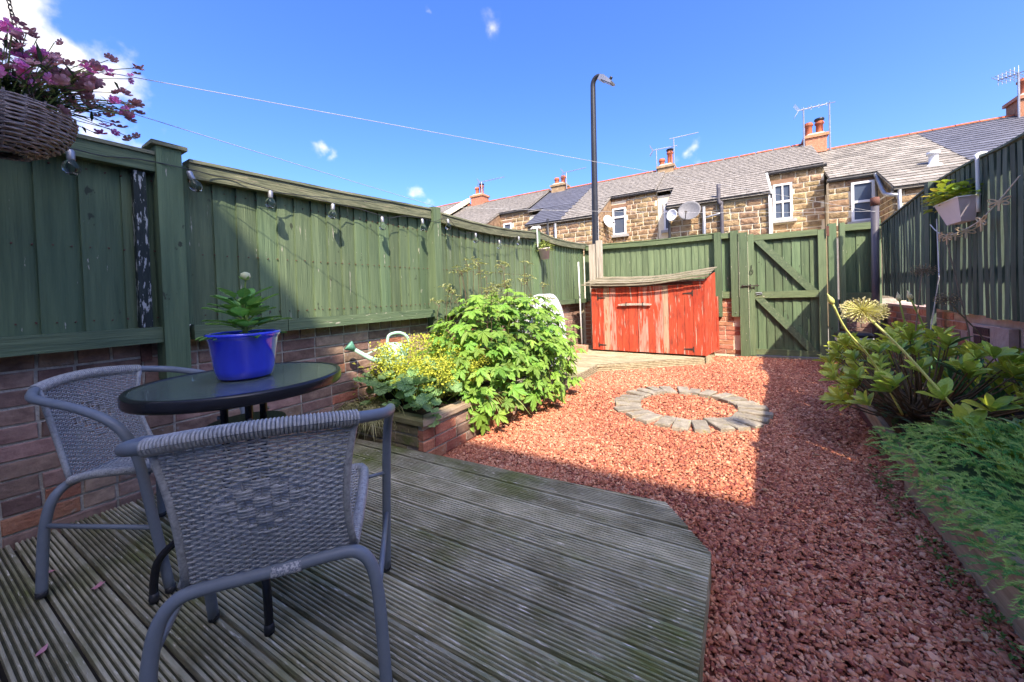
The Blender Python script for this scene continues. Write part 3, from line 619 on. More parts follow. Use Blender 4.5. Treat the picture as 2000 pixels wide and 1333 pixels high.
# ------------------------------------------------------------------ back wall, back fence, gate
wb = thing('brick_wall', 'low sunlit red brick wall under the back fence between shed and gate', 'wall', (-1.2, 6.95, 0), 'boundary brick walls')
b = MB(); b.box((-2.605, 6.868, -.05), (.02, 7.0, .93)); solid('mortar', b, mortar_pale, wb)
brick_wall(wb, (-2.55, 6.86, 0), 0.0, 2.56, 0.02, 12, brickred, key=lambda c, z: -c.x, limit=150)
wb2 = thing('brick_wall', 'short dark brick wall behind the bin right of the gate', 'wall', (1.4, 6.95, 0), 'boundary brick walls')
b = MB(); b.box((1.20, 6.868, -.05), (1.8, 7.0, .86)); solid('mortar', b, mortar, wb2)
brick_wall(wb2, (1.21, 6.86, 0), 0.0, .55, 0.02, 11, brickm, limit=60)

bf = thing('back_fence', 'green board fence behind the shed running to the gate', 'fence', (-1.1, 6.8, .85), 'green garden fences')
def xstrip(x0, x1, y0, y1, f0, f1, n=6):
    mb = MB()
    for i in range(n + 1):
        x = x0 + (x1 - x0) * i / n; mb.v += [(x, y1, f0(x)), (x, y0, f0(x)), (x, y0, f1(x)), (x, y1, f1(x))]
    for i in range(n):
        o = i * 4
        for k_ in range(4): mb.f.append((o + k_, o + 4 + k_, o + 4 + (k_ + 1) % 4, o + (k_ + 1) % 4))
    mb.f += [(0, 1, 2, 3), (4 * n + 3, 4 * n + 2, 4 * n + 1, 4 * n)]; return mb
def vboards(parent, x0, x1, zb, ztf, yb, w_, mm, nm='board'):
    x = x0
    while x < x1 - .02:
        ww = w_ * R(.94, 1.06); e = min(x + ww + .01, x1); zt = ztf((x + e) / 2) + R(-.002, .002); t1, t0 = R(.016, .02), R(.004, .006); mb = MB()
        sec = [(x, yb), (x, yb - t1), (x + ww * .45, yb - t1 + R(.001, .005)), (e, yb - t0), (e, yb + .001)]
        n = len(sec); mb.v = [(a, c, zb) for a, c in sec] + [(a, c, zt) for a, c in sec]
        mb.f = [tuple(range(n))[::-1], tuple(range(n, 2 * n))] + [(i, (i + 1) % n, n + (i + 1) % n, n + i) for i in range(n)]
        solid(nm, mb, mm, parent); x += ww
bt = lambda x: interp(x, [-2.14, -1.2, -.35, 1.0], [1.975, 1.955, 1.965, 1.965])
vboards(bf, -2.54, -.33, .93, lambda x: bt(x) - .02, 6.895, .10, paint_vy)
solid('top_rail', xstrip(-2.49, -.325, 6.82, 6.872, lambda x: bt(x) - .085, lambda x: bt(x) - .006), paint_hx, bf)
solid('capping', xstrip(-2.49, -.325, 6.81, 6.91, lambda x: bt(x) - .005, lambda x: bt(x) + .010), paint_hx, bf)
solid('bottom_rail', xstrip(-2.49, -.325, 6.82, 6.872, lambda x: .93, lambda x: 1.01), paint_hx, bf)
vboards(bf, -.22, -.10, .93, lambda x: 1.94, 6.895, .095, paint_v)
solid('top_rail', xstrip(-.222, -.10, 6.82, 6.872, lambda x: 1.87, lambda x: 1.955, 1), paint_hx, bf)
solid('bottom_rail', xstrip(-.222, -.10, 6.82, 6.872, lambda x: .915, lambda x: 1.02, 1), paint_hx, bf)
for (a, c, z0_) in ((-.322, -.225, .62), (-.098, .0095, .62)):
    b = MB(); b.box((a, 6.79, z0_), (c, 6.858, 1.975), .001); p_ = solid('post', b, paint_v, bf)
    solid('bolt_head', MB().lathe([(.008, 0), (.007, .006), (0.001, .007)], 8, ((a + c) / 2, 6.785, z0_ + .06)), galv, p_)
struct('threshold', MB().box((.125, 6.80, -.05), (1.088, 6.86, .012)), wgreyx)
gp = thing('gate_post', 'wide green gate post on the latch side, left of the gate', 'post', (.07, 6.8, 0), 'green gate posts')
b = MB(); b.box((.012, 6.775, -.02), (.1325, 6.86, 1.93), .0005); solid('post', b, paint_v, gp)
gp2 = thing('gate_post', 'green gate post on the hinge side, right of the gate', 'post', (1.13, 6.8, 0), 'green gate posts')
b = MB(); b.box((1.090, 6.775, -.02), (1.178, 6.87, 1.93), .001); solid('post', b, paint_v, gp2)
solid('hinge', MB().box((1.07, 6.766, 1.76), (1.10, 6.774, 1.90)), rust, gp2)

gt = thing('garden_gate', 'closed green timber gate with two diagonal braces and slide bolt', 'gate', (.6, 6.8, 0))
GX0, GX1, GY = .135, 1.070, 6.79
vboards(gt, GX0 + .01, GX1 - .01, .05, lambda x: 1.80 + .0 * x, GY + .065, .105, paint_v)
for nm, a, c, z0_, z1_ in (('stile', GX0, GX0 + .078, .02, 1.895), ('stile', GX1 - .092, GX1, .02, 1.865)):
    b = MB(); b.box((a, GY, z0_), (c, GY + .042, z1_), .001); solid(nm, b, paint_v, gt)
gr = lambda nm, z0_, z1_: solid(nm, MB().box((GX0 + .080, GY + .001, z0_), (GX1 - .094, GY + .042, z1_), .001), paint_hx, gt)
gr('top_rail', 1.79, 1.875); gr('middle_rail', .905, 1.005); gr('bottom_rail', .035, .125)
def brace(x0, z0_, x1, z1_, w_=.095):
    d = Vector((x1 - x0, 0, z1_ - z0_)).normalized(); q = Vector((-d.z, 0, d.x)) * w_ / 2; mb = MB()
    A, B = Vector((x0, 0, z0_)), Vector((x1, 0, z1_)); P = []
    # ends cut flat on the rails
    for yy in (GY + .004, GY + .040):
        for c, sg in ((A, -1), (A, 1), (B, -1), (B, 1)):
            e = c + q * sg; t = ((z0_ if c is A else z1_) - e.z) / d.z; e = e + d * t; P.append((e.x, yy, e.z))
    mb.add(P, [(0, 1, 3, 2), (4, 6, 7, 5), (0, 4, 5, 1), (2, 3, 7, 6), (0, 2, 6, 4), (1, 5, 7, 3)]); return solid('brace', mb, paint_h, gt)
brace(.272, 1.788, .90, 1.008); brace(.272, .902, .90, .127)
solid('bolt', MB().tube([(.04, GY - .028, 1.10), (.27, GY - .028, 1.10)], .008, 6).box((.15, GY - .03, 1.075), (.165, GY - .001, 1.125)).box((.235, GY - .03, 1.075), (.25, GY - .001, 1.125)).box((.05, GY - .03, 1.08), (.065, GY - .001, 1.12)).tube([(.2, GY - .03, 1.10), (.2, GY - .055, 1.07)], .006, 6), iron, gt)
solid('ring_latch', MB().tube([(.175 + .018 * math.sin(a), GY - .012, 1.315 - .045 * math.cos(a) * .8) for a in np.linspace(0, 6.28, 16)], .004, 5).tube([(.175, GY - .01, 1.36), (.177, GY - .01, 1.42)], .004, 5), iron, gt)
solid('hook', MB().tube([(.222, GY - .01, .985), (.30, GY - .012, .99), (.31, GY - .012, .97), (.23, GY - .012, .955)], .005, 5), galv, gt)

bf2 = thing('fence_panel', 'short green fence panel between the gate and the right hand corner', 'fence', (1.42, 6.8, .85), 'green garden fences')
vboards(bf2, 1.275, 1.60, .87, lambda x: 1.87, 6.895, .12, paint_v)
for a, c, z0_ in ((1.215, 1.272, .45), (1.585, 1.632, .40)): b = MB(); b.box((a, 6.79, z0_), (c, 6.872, 1.93), .001); solid('post', b, paint_v, bf2)
solid('top_rail', MB().box((1.274, 6.815, 1.815), (1.583, 6.87, 1.905), .001), paint_hx, bf2)
solid('bottom_rail', MB().box((1.274, 6.815, .86), (1.583, 6.87, .955), .001), paint_hx, bf2)

# clothes pole
cp = thing('clothes_pole', 'dark metal washing line pole standing in front of the back right corner', 'pole', (1.49, 6.45, .1))
solid('pole', MB().tube([(1.487, 6.45, 0), (1.499, 6.45, 2.12)], .039, 14), sage, cp, smooth=True)
solid('cap', MB().lathe([(.046, 0), (.046, .10), (.03, .105)], 14, (1.50, 6.45, 2.06)), rust, cp, smooth=True)

# ------------------------------------------------------------------ right wall and slatted fence
wr = thing('brick_wall', 'rough patched brick wall with a dark pier behind the right hand plants', 'wall', (1.75, 2.7, 0), 'boundary brick walls')
rough = mat('washed_mortar', (0.34, 0.22, 0.20), (0.52, 0.38, 0.35), (6, 6, 6), 0.95, 0.9, (25, 25, 25))
b = MB(); b.box((1.695, -1.38, -.05), (1.9, 6.98, .80)); solid('mortar', b, rough, wr)
brick_wall(wr, (1.69, 6.95, 0), -math.pi / 2, 8.2, 0.03, 10, brickred, key=lambda c, z: (0 if 2.8 < c.y else 50) + c.y, limit=180, mt2=brickm, p2=.45, skip=lambda c, z: (3.75 < c.y < 4.75 and z > .3) or (c.y < 5.1 and rnd.random() < .3))
b = MB(); b.box((1.64, 4.10, .0), (1.688, 4.62, .71)); solid('pier', b, rough, wr)
brick_wall(wr, (1.635, 4.56, 0), -math.pi / 2, .24, 0.03, 9, brickdark, limit=30, l=.225)

rf = thing('right_fence', 'tall dark green hit-and-miss slatted fence along the right side', 'fence', (1.65, 3, .8), 'green garden fences')
def rtop(y): return interp(y, [-1.4, .5, 2.0, 3.6, 3.94, 4.57, 5.25, 6.8], [2.5, 2.38, 2.24, 2.03, 2.005, 2.03, 2.01, 1.83])
def rbot(y): return interp(y, [0, 4.0, 4.85, 5.6, 6.6], [.75, .77, .79, .83, .90])
def slat(y, w_, x, mm):
    zb, zt = rbot(y) + R(-.01, .012), rtop(y) - .012; mb = MB(); n = 7; a1, a2, ph = R(.001, .006), R(-.004, .004), R(0, 6)
    for i in range(n + 1):
        t = i / n; z = zb + (zt - zb) * t; o = a1 * math.sin(t * 5 + ph) + a2 * t; q = .003 * math.sin(t * 7 + ph * 2)
        mb.v += [(x - .009 + q, y - w_ / 2 + o, z), (x + .009 + q, y - w_ / 2 + o, z), (x + .009 + q, y + w_ / 2 + o, z), (x - .009 + q, y + w_ / 2 + o, z)]
    for i in range(n):
        o = i * 4
        for k_ in range(4): mb.f.append((o + k_, o + 4 + k_, o + 4 + (k_ + 1) % 4, o + (k_ + 1) % 4))
    mb.f += [(0, 1, 2, 3), (4 * n + 3, 4 * n + 2, 4 * n + 1, 4 * n)]; solid('slat', mb, mm, rf)
y = 6.70
while y > -1.3:
    w_ = R(.050, .064); vis = y > 3.3
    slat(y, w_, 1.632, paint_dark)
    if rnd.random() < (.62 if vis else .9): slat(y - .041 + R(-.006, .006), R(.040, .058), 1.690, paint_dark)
    y -= .082 if vis else .088
for z0_ in (.30, .93):
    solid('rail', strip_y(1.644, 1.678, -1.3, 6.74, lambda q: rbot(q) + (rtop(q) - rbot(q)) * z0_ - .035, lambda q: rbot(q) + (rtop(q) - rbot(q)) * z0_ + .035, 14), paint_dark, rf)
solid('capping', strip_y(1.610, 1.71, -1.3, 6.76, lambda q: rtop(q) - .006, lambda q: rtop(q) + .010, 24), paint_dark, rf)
for y_, zb in ((5.20, .32), (3.30, .3), (1.3, .3)):
    b = MB(); b.box((1.575, y_ - .045, zb), (1.618, y_ + .045, rtop(y_) + .02), .001); solid('post', b, paint_dark, rf)

# ------------------------------------------------------------------ lamp post, lines
lp = thing('street_lamp', 'tall black street lamp with curved neck rising behind the fence corner', 'street lamp', (-2.44, 7.30, 0))
pts = [(-2.46, 7.3, -.05), (-2.455, 7.3, 2.1), (-2.415, 7.3, 4.9), (-2.41, 7.3, 5.16)] + [(-2.41 + .115 * (1 - math.cos(a)), 7.3 - .02 * math.sin(a), 5.22 + .155 * math.sin(a)) for a in np.linspace(.15, 2.2, 9)]
solid('pole', MB().tube(pts, [.070, .064, .053, .051] + [.050 - .001 * i for i in range(9)], 16), lampm, lp, smooth=True)
hm_ = Matrix.Translation((-2.215, 7.27, 5.30)) @ Matrix.Rotation(math.radians(-8), 4, 'Z') @ Matrix.Rotation(math.radians(38), 4, 'Y')
hd = MB(); hd.hexa([(-.06, -.05, -.045), (-.06, -.05, .05), (-.06, .05, -.045), (-.06, .05, .05), (.05, -.085, -.045), (.05, -.085, .06), (.05, .085, -.045), (.05, .085, .06)])
hd.hexa([(.051, -.09, -.03), (.051, -.09, .062), (.051, .09, -.03), (.051, .09, .062), (.29, -.095, -.03), (.29, -.095, .012), (.29, .095, -.03), (.29, .095, .012)])
h2 = MB(); h2.merge(hd, hm_); ho = solid('lamp_head', h2, galv, lp)
q = MB().box((.08, -.078, -.040), (.275, .078, -.031)); q2 = MB(); q2.merge(q, hm_); solid('lens', q2, mat('amber_grey_lens', (0.20, 0.15, 0.12), (0.40, 0.30, 0.24), (40, 40, 40), 0.3, 0), ho)
q = MB().lathe([(.03, 0), (.03, .045), (.02, .05)], 12, (.19, 0, .04)); q2 = MB(); q2.merge(q, hm_); solid('sensor', q2, black, ho, smooth=True)

def line_between(a, c, sag, r, n=24): 
    a, c = Vector(a), Vector(c); return MB().tube([a.lerp(c, i / n) - Vector((0, 0, sag * 4 * (i / n) * (1 - i / n))) for i in range(n + 1)], r, 5)
for a, c, sag, lb in (((1.50, 6.42, 1.975), (-2.5, .30, 2.10), .02, 'upper pale washing line from the dark pole to the house'),
                      ((-2.49, 2.70, 1.965), (-2.02, -3.96, 2.06), .04, 'lower washing line from the second fence post to the house'),
                      ((-2.49, 2.70, 1.96), (1.50, 6.42, 1.985), .035, 'level washing line from the fence post across to the dark pole')):
    if lb.startswith('upper'):
        a = Vector(a); c = a + (Vector((-2.34, .48, 2.13)) - a) * 1.754
    tag(solid('washing_line', line_between(a, c, sag, .0019), mat('washing_line_plastic', (0.40, 0.41, 0.42), (0.5, 0.5, 0.5), (9, 9, 9), .6, 0)), lb, 'washing line', 'washing lines strung across the garden')

# ------------------------------------------------------------------ string lights on the left fence
BY = [(-.10, 1.71), (.38, 1.72), (.80, 1.74), (1.18, 1.722), (1.59, 1.722), (2.02, 1.70), (2.47, 1.755), (2.82, 1.81), (3.27, 1.725), (3.74, 1.70), (4.21, 1.80)]
sl_ = thing('string_lights', 'string of clear round bulbs hung under the left fence rail', 'string lights', (-2.47, 2, 1.75))
cpts = []
for i, (y_, z_) in enumerate(BY):
    cpts.append((-2.455, y_, z_ + .055))
    if i < len(BY) - 1:
        y2_, z2_ = BY[i + 1]
        if i >= 6: cpts.append((-2.47, (y_ + y2_) / 2, (z_ + z2_) / 2 + .055 - (.075 if i > 6 else .03)))
        else: cpts += [(-2.485, y_ + .25 * (y2_ - y_), z_ + .075 * .8), (-2.488, y_ + .55 * (y2_ - y_), (z_ + z2_) / 2 + .072)]
cpts += [(-2.485, 4.55, 1.835), (-2.485, 4.80, 1.84)]
solid('cable', MB().tube(smooth_path(cpts, 5), .0026, 5), darkcord, sl_)
glob = MB().lathe([(.006, -.062), (.016, -.058), (.024, -.049), (.0285, -.035), (.027, -.020), (.019, -.006), (.012, .004), (.011, .008)], 16)
gme = glob.mesh('bulb', bulbglass, True); sock = MB().lathe([(.0125, .002), (.0135, .006), (.0135, .040), (.009, .048)], 10).mesh('socket', galv, True)
for i, (y_, z_) in enumerate(BY):
    tilt_ = (.35 if i in (2,) else R(-.06, .06), R(-.05, .05), 0)
    bo = obj('bulb', gme, sl_, (-2.452, y_, z_), tilt_); so = obj('socket', sock, sl_, (-2.452, y_, z_), tilt_)

# ------------------------------------------------------------------ terrace of houses across the lane
SLP = 0.56
def stone_mb(l, h, d=.06):
    d = d * .6; b = MB(); e = .010; cx, cz = R(-.2, .2) * l, h * R(.35, .65)
    vs = [(-l / 2, 0, 0), (l / 2, 0, 0), (l / 2, 0, h), (-l / 2, 0, h)]
    vs += [(-l / 2 + e * R(0, 1), -d * .55, e * R(0, 1)), (l / 2 - e * R(0, 1), -d * .55, e * R(0, 1)), (l / 2 - e * R(0, 1), -d * .55, h - e * R(0, 1)), (-l / 2 + e * R(0, 1), -d * .55, h - e * R(0, 1))]
    vs += [(cx - l * .18, -d, cz - h * .1), (cx + l * .15, -d * R(.8, 1.1), cz + h * .1)]
    return b.add(vs, [(0, 1, 5, 4), (1, 2, 6, 5), (2, 3, 7, 6), (3, 0, 4, 7), (4, 5, 8), (5, 9, 8), (5, 6, 9), (6, 7, 9), (7, 8, 9), (7, 4, 8)])
SL = {(l, h): [stone_mb(l, h).mesh('stone', stonem) for _ in range(3)] for l in (.16, .24, .32, .42) for h in (.115, .15)}
def stone_wall(parent, x0, x1, Y, zb, zt, holes=(), side=None):
    """coursed stones on a face looking to -Y (or a side face along Y when side=(x, sign, y0, y1))"""
    z = zb; n = 0; ri = 0
    while z < zt - .06:
        h = rnd.choice((.115, .15, .15)); 
        if z + h > zt: h = .115
        a, c = (x0, x1) if side is None else (side[2], side[3]); x = a + R(-.1, 0)
        while x < c - .05:
            l = rnd.choice((.16, .24, .32, .32, .42)); lo, hi = max(x, a), min(x + l, c)
            if hi - lo < .06: x += l + .028; continue
            sx = (hi - lo) / l; mid = (lo + hi) / 2; ok = True
            for (hx0, hx1, hz0, hz1) in holes:
                if mid + l / 2 > hx0 and mid - l / 2 < hx1 and z + h > hz0 and z < hz1:
                    # trim against the opening
                    if lo < hx0 and hx0 - lo > .07: hi = hx0
                    elif hi > hx1 and hi - hx1 > .07: lo = hx1
                    else: ok = False
                    sx = (hi - lo) / l; mid = (lo + hi) / 2
            if ok:
                me = rnd.choice(SL[l, h])
                if side is None: M4 = Matrix.Translation((mid, Y, z)) @ Matrix.Diagonal((sx, 1, 1, 1))
                else: M4 = Matrix.Translation((side[0], mid, z)) @ Matrix.Rotation(math.radians(90 if side[1] > 0 else -90), 4, 'Z') @ Matrix.Diagonal((sx, 1, 1, 1))
                obj('stone', me, parent, mtx=M4); n += 1
            x += l + .028
        z += h + .027
    return n
def window(parent, x0, x1, z0_, z1_, Y, bars='sash', mm=white):
    Y -= .050; fr = .055; wnd = solid('window', MB().box((x0, Y - .02, z0_), (x0 + fr, Y + .05, z1_)).box((x1 - fr, Y - .02, z0_), (x1, Y + .05, z1_)).box((x0 + fr, Y - .02, z1_ - fr), (x1 - fr, Y + .05, z1_)).box((x0 + fr, Y - .02, z0_), (x1 - fr, Y + .05, z0_ + fr)), mm, parent)
    zm = z0_ + (z1_ - z0_) * (.50 if bars != 'top' else .66)
    solid('glazing_bar', MB().box((x0 + fr, Y - .015, zm - .03), (x1 - fr, Y + .03, zm + .03)), mm, wnd)
    if bars == 'sash': solid('glazing_bar', MB().box(((x0 + x1) / 2 - .018, Y - .01, z0_ + fr), ((x0 + x1) / 2 + .018, Y + .02, zm - .031)).box(((x0 + x1) / 2 - .018, Y - .01, zm + .031), ((x0 + x1) / 2 + .018, Y + .02, z1_ - fr)), mm, wnd)
    for a, c in ((z0_ + fr, zm - .031), (zm + .031, z1_ - fr)): solid('pane', MB().box((x0 + fr, Y + .025, a), (x1 - fr, Y + .035, c)), pane_m, wnd)
    if bars == 'sash':
        for a, c in ((x0 + fr, x0 + fr + .07), (x1 - fr - .12, x1 - fr)): pass
    solid('sill', MB().box((x0 - .09, Y - .10, z0_ - .09), (x1 + .09, Y + .05, z0_ - .002)), mat('grey_stone_sill', (0.28, 0.28, 0.28), (0.4, 0.4, 0.4), (8, 8, 8), .9, .2), wnd)
def lathe_obj(nm, prof, c, mm, parent, n=14): return solid(nm, MB().lathe(prof, n, c), mm, parent, smooth=True)
def chimney(parent, x0, x1, Y, z0_, z1_, mm, pots):
    ch = solid('chimney', MB().box((x0, Y - .28, z0_), (x1, Y + .28, z1_ - .12)), mm, parent)
    solid('oversail', MB().box((x0 - .05, Y - .33, z1_ - .119), (x1 + .05, Y + .33, z1_ - .03)), mm, ch)
    solid('flaunching', MB().hexa([(x0, Y - .28, z1_ - .029), (x0 + .1, Y - .2, z1_ + .05), (x0, Y + .28, z1_ - .029), (x0 + .1, Y + .2, z1_ + .05), (x1, Y - .28, z1_ - .029), (x1 - .1, Y - .2, z1_ + .05), (x1, Y + .28, z1_ - .029), (x1 - .1, Y + .2, z1_ + .05)]), mortar, ch)
    for px, ph, cowl in pots:
        lathe_obj('chimney_pot', [(.115, 0), (.10, .04), (.095, ph - .12), (.125, ph - .10), (.125, ph - .05), (.10, ph - .04), (.105, ph), (.075, ph), (.07, ph - .1)], (px, Y, z1_ + .04), terra, ch)
        if cowl: lathe_obj('cowl', [(.10, 0), (.14, .03), (.13, .08), (.02, .11)], (px, Y, z1_ + .04 + ph), black, ch)
    return ch
def slate_field(parent, zf, Y0, Y1, xr, mm, individual, lim=300):
    """rows of slates from the eaves up; xr(Y) gives the x range; zf(Y) the roof plane"""
    sw, ex = .27, .20; ca = math.atan(SLP); cnt = 0; rest = MB()
    one = MB().hexa([(x, y_, z) for x in (-sw / 2 + .003, sw / 2 - .003) for y_ in (-.02, ex + .02) for z in (0, .010)])
    one.v = [(x, y_, z + (.020 if y_ < 0 else 0)) for x, y_, z in one.v]
    me = one.mesh('slate', mm); Y = Y0; r = 0; items = []
    while Y < Y1 - .05:
        a, c = xr(Y + .01); x = a + (sw / 2 if r % 2 else 0)
        while x < c + .05:
            lo, hi = max(x - sw / 2, a), min(x + sw / 2, c)
            if hi - lo > .05:
                M4 = Matrix.Translation(((lo + hi) / 2, Y, zf(Y) + .004)) @ Matrix.Rotation(ca, 4, 'X') @ Matrix.Rotation(R(-.008, .008), 4, 'Y') @ Matrix.Diagonal(((hi - lo) / sw, 1, 1, 1)); items.append(M4)
            x += sw
        Y += ex * math.cos(ca); r += 1
    items.sort(key=lambda q: (q.translation - Vector((0, 0, 1))).length)
    for i, M4 in enumerate(items):
        if individual and i < lim: obj('slate', me, parent, mtx=M4)
        else: rest.merge(one, M4)
    if rest.v: solid('slate_courses', rest, mm, parent, kind='stuff')
def house(name, label, X0, X1, low, up, zlow, ridge_z=None, dark=None, stones=True, individual=False, base=None, mm=slate_j, wins=(), upY=13.66, rY=15.85, zvis=2.35):
    """low / up: x ranges of the projecting low wing (face at Y=12) and of the set-back tall wall (face at upY)"""
    h = thing(name, label, 'house', ((X0 + X1) / 2, 13, 0), 'stone terrace across the back lane')
    zf = lambda Y: zlow + .06 + SLP * (Y - 11.9)
    zr = zf(rY)
    for rng, Y, z1_ in ((low, 12.0, zlow), (up, upY, zf(upY - .1) - .08)):
        if rng is None: continue
        b = MB(); b.box((rng[0], Y, -.1), (rng[1], Y + .3 if Y == upY else upY + .2, z1_)); wp = solid('wall', b, mortar_pale, h)
        hs_ = [(a - .01, c + .01, d - .09, e + .14) for (a, c, d, e, yy, k_) in wins if abs(yy - Y) < .01]
        if stones:
            stone_wall(wp, rng[0], rng[1], Y, zvis if Y == 12 else zvis + .25, z1_ - .02, hs_)
            if Y == 12.0 and rng[1] < 0: stone_wall(wp, 0, 0, 0, zvis, z1_ - .02, side=(rng[1], 1, 12.0, upY))
            if Y == 12.0 and rng[0] > 2: stone_wall(wp, 0, 0, 0, zvis, z1_ - .02, side=(rng[0], -1, 12.0, upY))
        for (a, c, d, e, yy, k_) in wins:
            if abs(yy - Y) < .01: solid('lintel', MB().box((a - .05, Y - .045, e + .012), (c + .05, Y + .02, e + .135)), mat('brown_lintel_stone', (0.20, 0.11, 0.07), (0.28, 0.17, 0.11), (8, 8, 8), .9, .3), wp)
        gz = z1_ + .015
        solid('gutter', MB().tube([(rng[0] - .05, Y - .09, gz), (rng[1] + .05, Y - .09, gz)], .055, 8), black, h)
    solid('side_wall', MB().box((X0, upY + .25, -.1), (X1, 19.0, zlow + .4)), mortar_pale, h)
    # roof deck
    t = .05; mb = MB()
    def slab(xa, xb, Ya, Yb): mb.hexa([(x, Y, zf(Y) - dz) for x in (xa, xb) for Y in (Ya, Yb) for dz in (t, 0)])
    slab(X0, X1, upY - .14, rY)
    if low: slab(low[0] - .03, low[1] + .03, 11.86, upY - .141)
    mb.hexa([(x, Y, z) for x in (X0, X1) for Y, zz in ((rY + .001, zr), (19.5, zr - SLP * 3.6)) for z in (zz - t, zz)])
    ro = solid('roof', mb, mm, h)
    for (rr, Ya, Yb) in ((lambda Y: (X0, X1), upY - .14, rY), (lambda Y: (low[0] - .03, low[1] + .03), 11.86, upY - .141)) if low else ((lambda Y: (X0, X1), upY - .14, rY),):
        if dark is None: slate_field(ro, zf, Ya, Yb, rr, mm, individual, 150)
        else:
            d0, d1 = dark
            def clip(fa, fb):
                def f(Y):
                    a, c = rr(Y); return (max(a, fa(Y)), min(c, fb(Y)))
                return f
            slate_field(ro, zf, Ya, Yb, clip(lambda Y: -99, lambda Y: d0), mm, individual, 150)
            slate_field(ro, zf, Ya, Yb, clip(lambda Y: d0, lambda Y: d1), slate_dark, individual, 90)
            slate_field(ro, zf, Ya, Yb, clip(lambda Y: d1, lambda Y: 99), mm, individual, 60)
    if low:
        for cx in (low[0] + .002, low[1] - .102):
            mb = MB(); Yb = upY + .2; mb.v = [(xx, Y, z) for xx in (cx, cx + .1) for Y, z in ((12.0, zlow), (Yb, zlow), (Yb, zf(Yb) - .06), (12.0, zf(12) - .06))]
            mb.f = [(0, 1, 2, 3), (7, 6, 5, 4), (0, 4, 5, 1), (1, 5, 6, 2), (2, 6, 7, 3), (3, 7, 4, 0)]; solid('cheek', mb, stonem, h)
    x = X0 + .01; rt = None
    n = int((X1 - X0) / .45)
    seg = MB()
    for i in range(5):
        a = math.pi * i / 4
        for xx in (0, .445): seg.v.append((xx, .12 * math.cos(a), .075 * math.sin(a)))
    seg.f = [(2 * i, 2 * i + 2, 2 * i + 3, 2 * i + 1) for i in range(4)] + [(0, 1, 9, 8), (0, 8, 6, 4, 2), (1, 3, 5, 7, 9)]
    me = seg.mesh('ridge_tile', terra)
    for i in range(n): obj('ridge_tile', me, ro, (X0 + (i + .0) * (X1 - X0) / n, rY, zr - .02), (R(-.02, .02), R(-.01, .01), 0))
    return h, ro, zr
h1, r1, z1 = house('terraced_house', 'farthest terraced house at the left, behind a stone coped gable', -19, -12.3, None, (-19, -12.3), 3.98, mm=slate_j, stones=False)
solid('gable_coping', MB().hexa([(x, Y, 4.04 + SLP * (Y - 11.9) + dz) for x in (-12.42, -12.22) for Y in (13.4, 15.9) for dz in (-.1, .12)]), mortar_pale, h1)
chimney(h1, -16.6, -16.0, 15.85, 5.9, 6.15, ashstone, ((-16.42, .4, 0), (-16.18, .4, 0)))
h2, r2, z2 = house('terraced_house', 'distant terraced house with long pale slate roof and tall red brick chimney', -12.28, -7.42, (-12.2, -8.84), (-8.84, -7.42), 3.72, wins=((-8.68, -8.27, 3.4, 4.22, 13.66, 's'),))
chimney(h2, -11.9, -11.15, 15.85, 5.7, 6.42, terra if False else brickred, ((-11.68, .40, 0), (-11.38, .46, 1)))
h3, r3, z3 = house('terraced_house', 'terraced house with dark blue slate patch, behind the street lamp', -7.40, -2.35, (-6.6, -3.95), (-3.95, -2.35), 3.60, dark=(-7.4, -5.2), wins=((-3.90, -3.42, 3.17, 4.14, 13.66, 'top'), ))
solid('wall', MB().box((-7.4, 13.66, -.1), (-6.6, 13.9, 4.4)), mortar_pale, h3)
chimney(h3, -7.25, -6.6, 15.85, 5.5, 6.12, ashstone, ((-7.08, .30, 0), (-6.76, .34, 0)))
h4, r4, z4 = house('terraced_house', 'terraced house with four pane white sash window and grey satellite dish', -2.33, 2.13, (-1.755, .72), (.72, 2.13), 3.54, wins=((.937, 1.398, 3.06, 4.12, 13.66, 'sash'),))
solid('wall', MB().box((-2.33, 13.66, -.1), (-1.755, 13.9, 4.35)), mortar_pale, h4)
chimney(h4, -2.62, -2.05, 15.85, 5.5, 6.0, ashstone, ((-2.50, .28, 0), (-2.20, .52, 1)))
h5, r5, z5 = house('terraced_house', 'nearest terraced house at the right with large pale slate roof and two part window', 2.15, 8.6, (3.11, 8.4), (2.15, 3.11), 3.22, dark=(4.6, 8.6), individual=True, mm=slate, upY=13.2, zvis=2.1, wins=((2.60, 3.06, 2.72, 3.76, 13.2, 'top2'),))
chimney(h5, 1.98, 2.52, 15.85, 5.4, 6.02, brickred, ((2.10, .42, 0), (2.38, .42, 1)))
chimney(h5, 6.45, 7.2, 15.85, 5.2, 5.95, brickred, ((6.65, .45, 0), (7.0, .45, 0)))
window(h3, -3.90, -3.42, 3.17, 4.14, 13.66, 'top'); window(h3, -2.13, -1.80, 3.14, 4.10, 13.66, 'top')
window(h4, .937, 1.398, 3.06, 4.12, 13.66, 'sash'); window(h5, 2.60, 3.06, 2.72, 3.76, 13.2, 'mid'); window(h2, -8.68, -8.27, 3.4, 4.22, 13.66, 'top')
def pipe(parent, pts, r, mm): return solid('downpipe', MB().tube(smooth_path(pts, 4), r, 8), mm, parent, smooth=True)
pipe(h4, [(-.42, 11.88, 3.98), (-.42, 11.88, 3.52), (-.38, 11.88, 3.42), (-.36, 11.90, 3.3), (-.36, 11.9, 1.0)], .05, sage)
pipe(h4, [(-.80, 11.90, 3.42), (-.80, 11.90, 1.0)], .05, galv); pipe(h4, [(-.80, 11.90, 3.1), (-.36, 11.9, 3.18)], .03, galv)
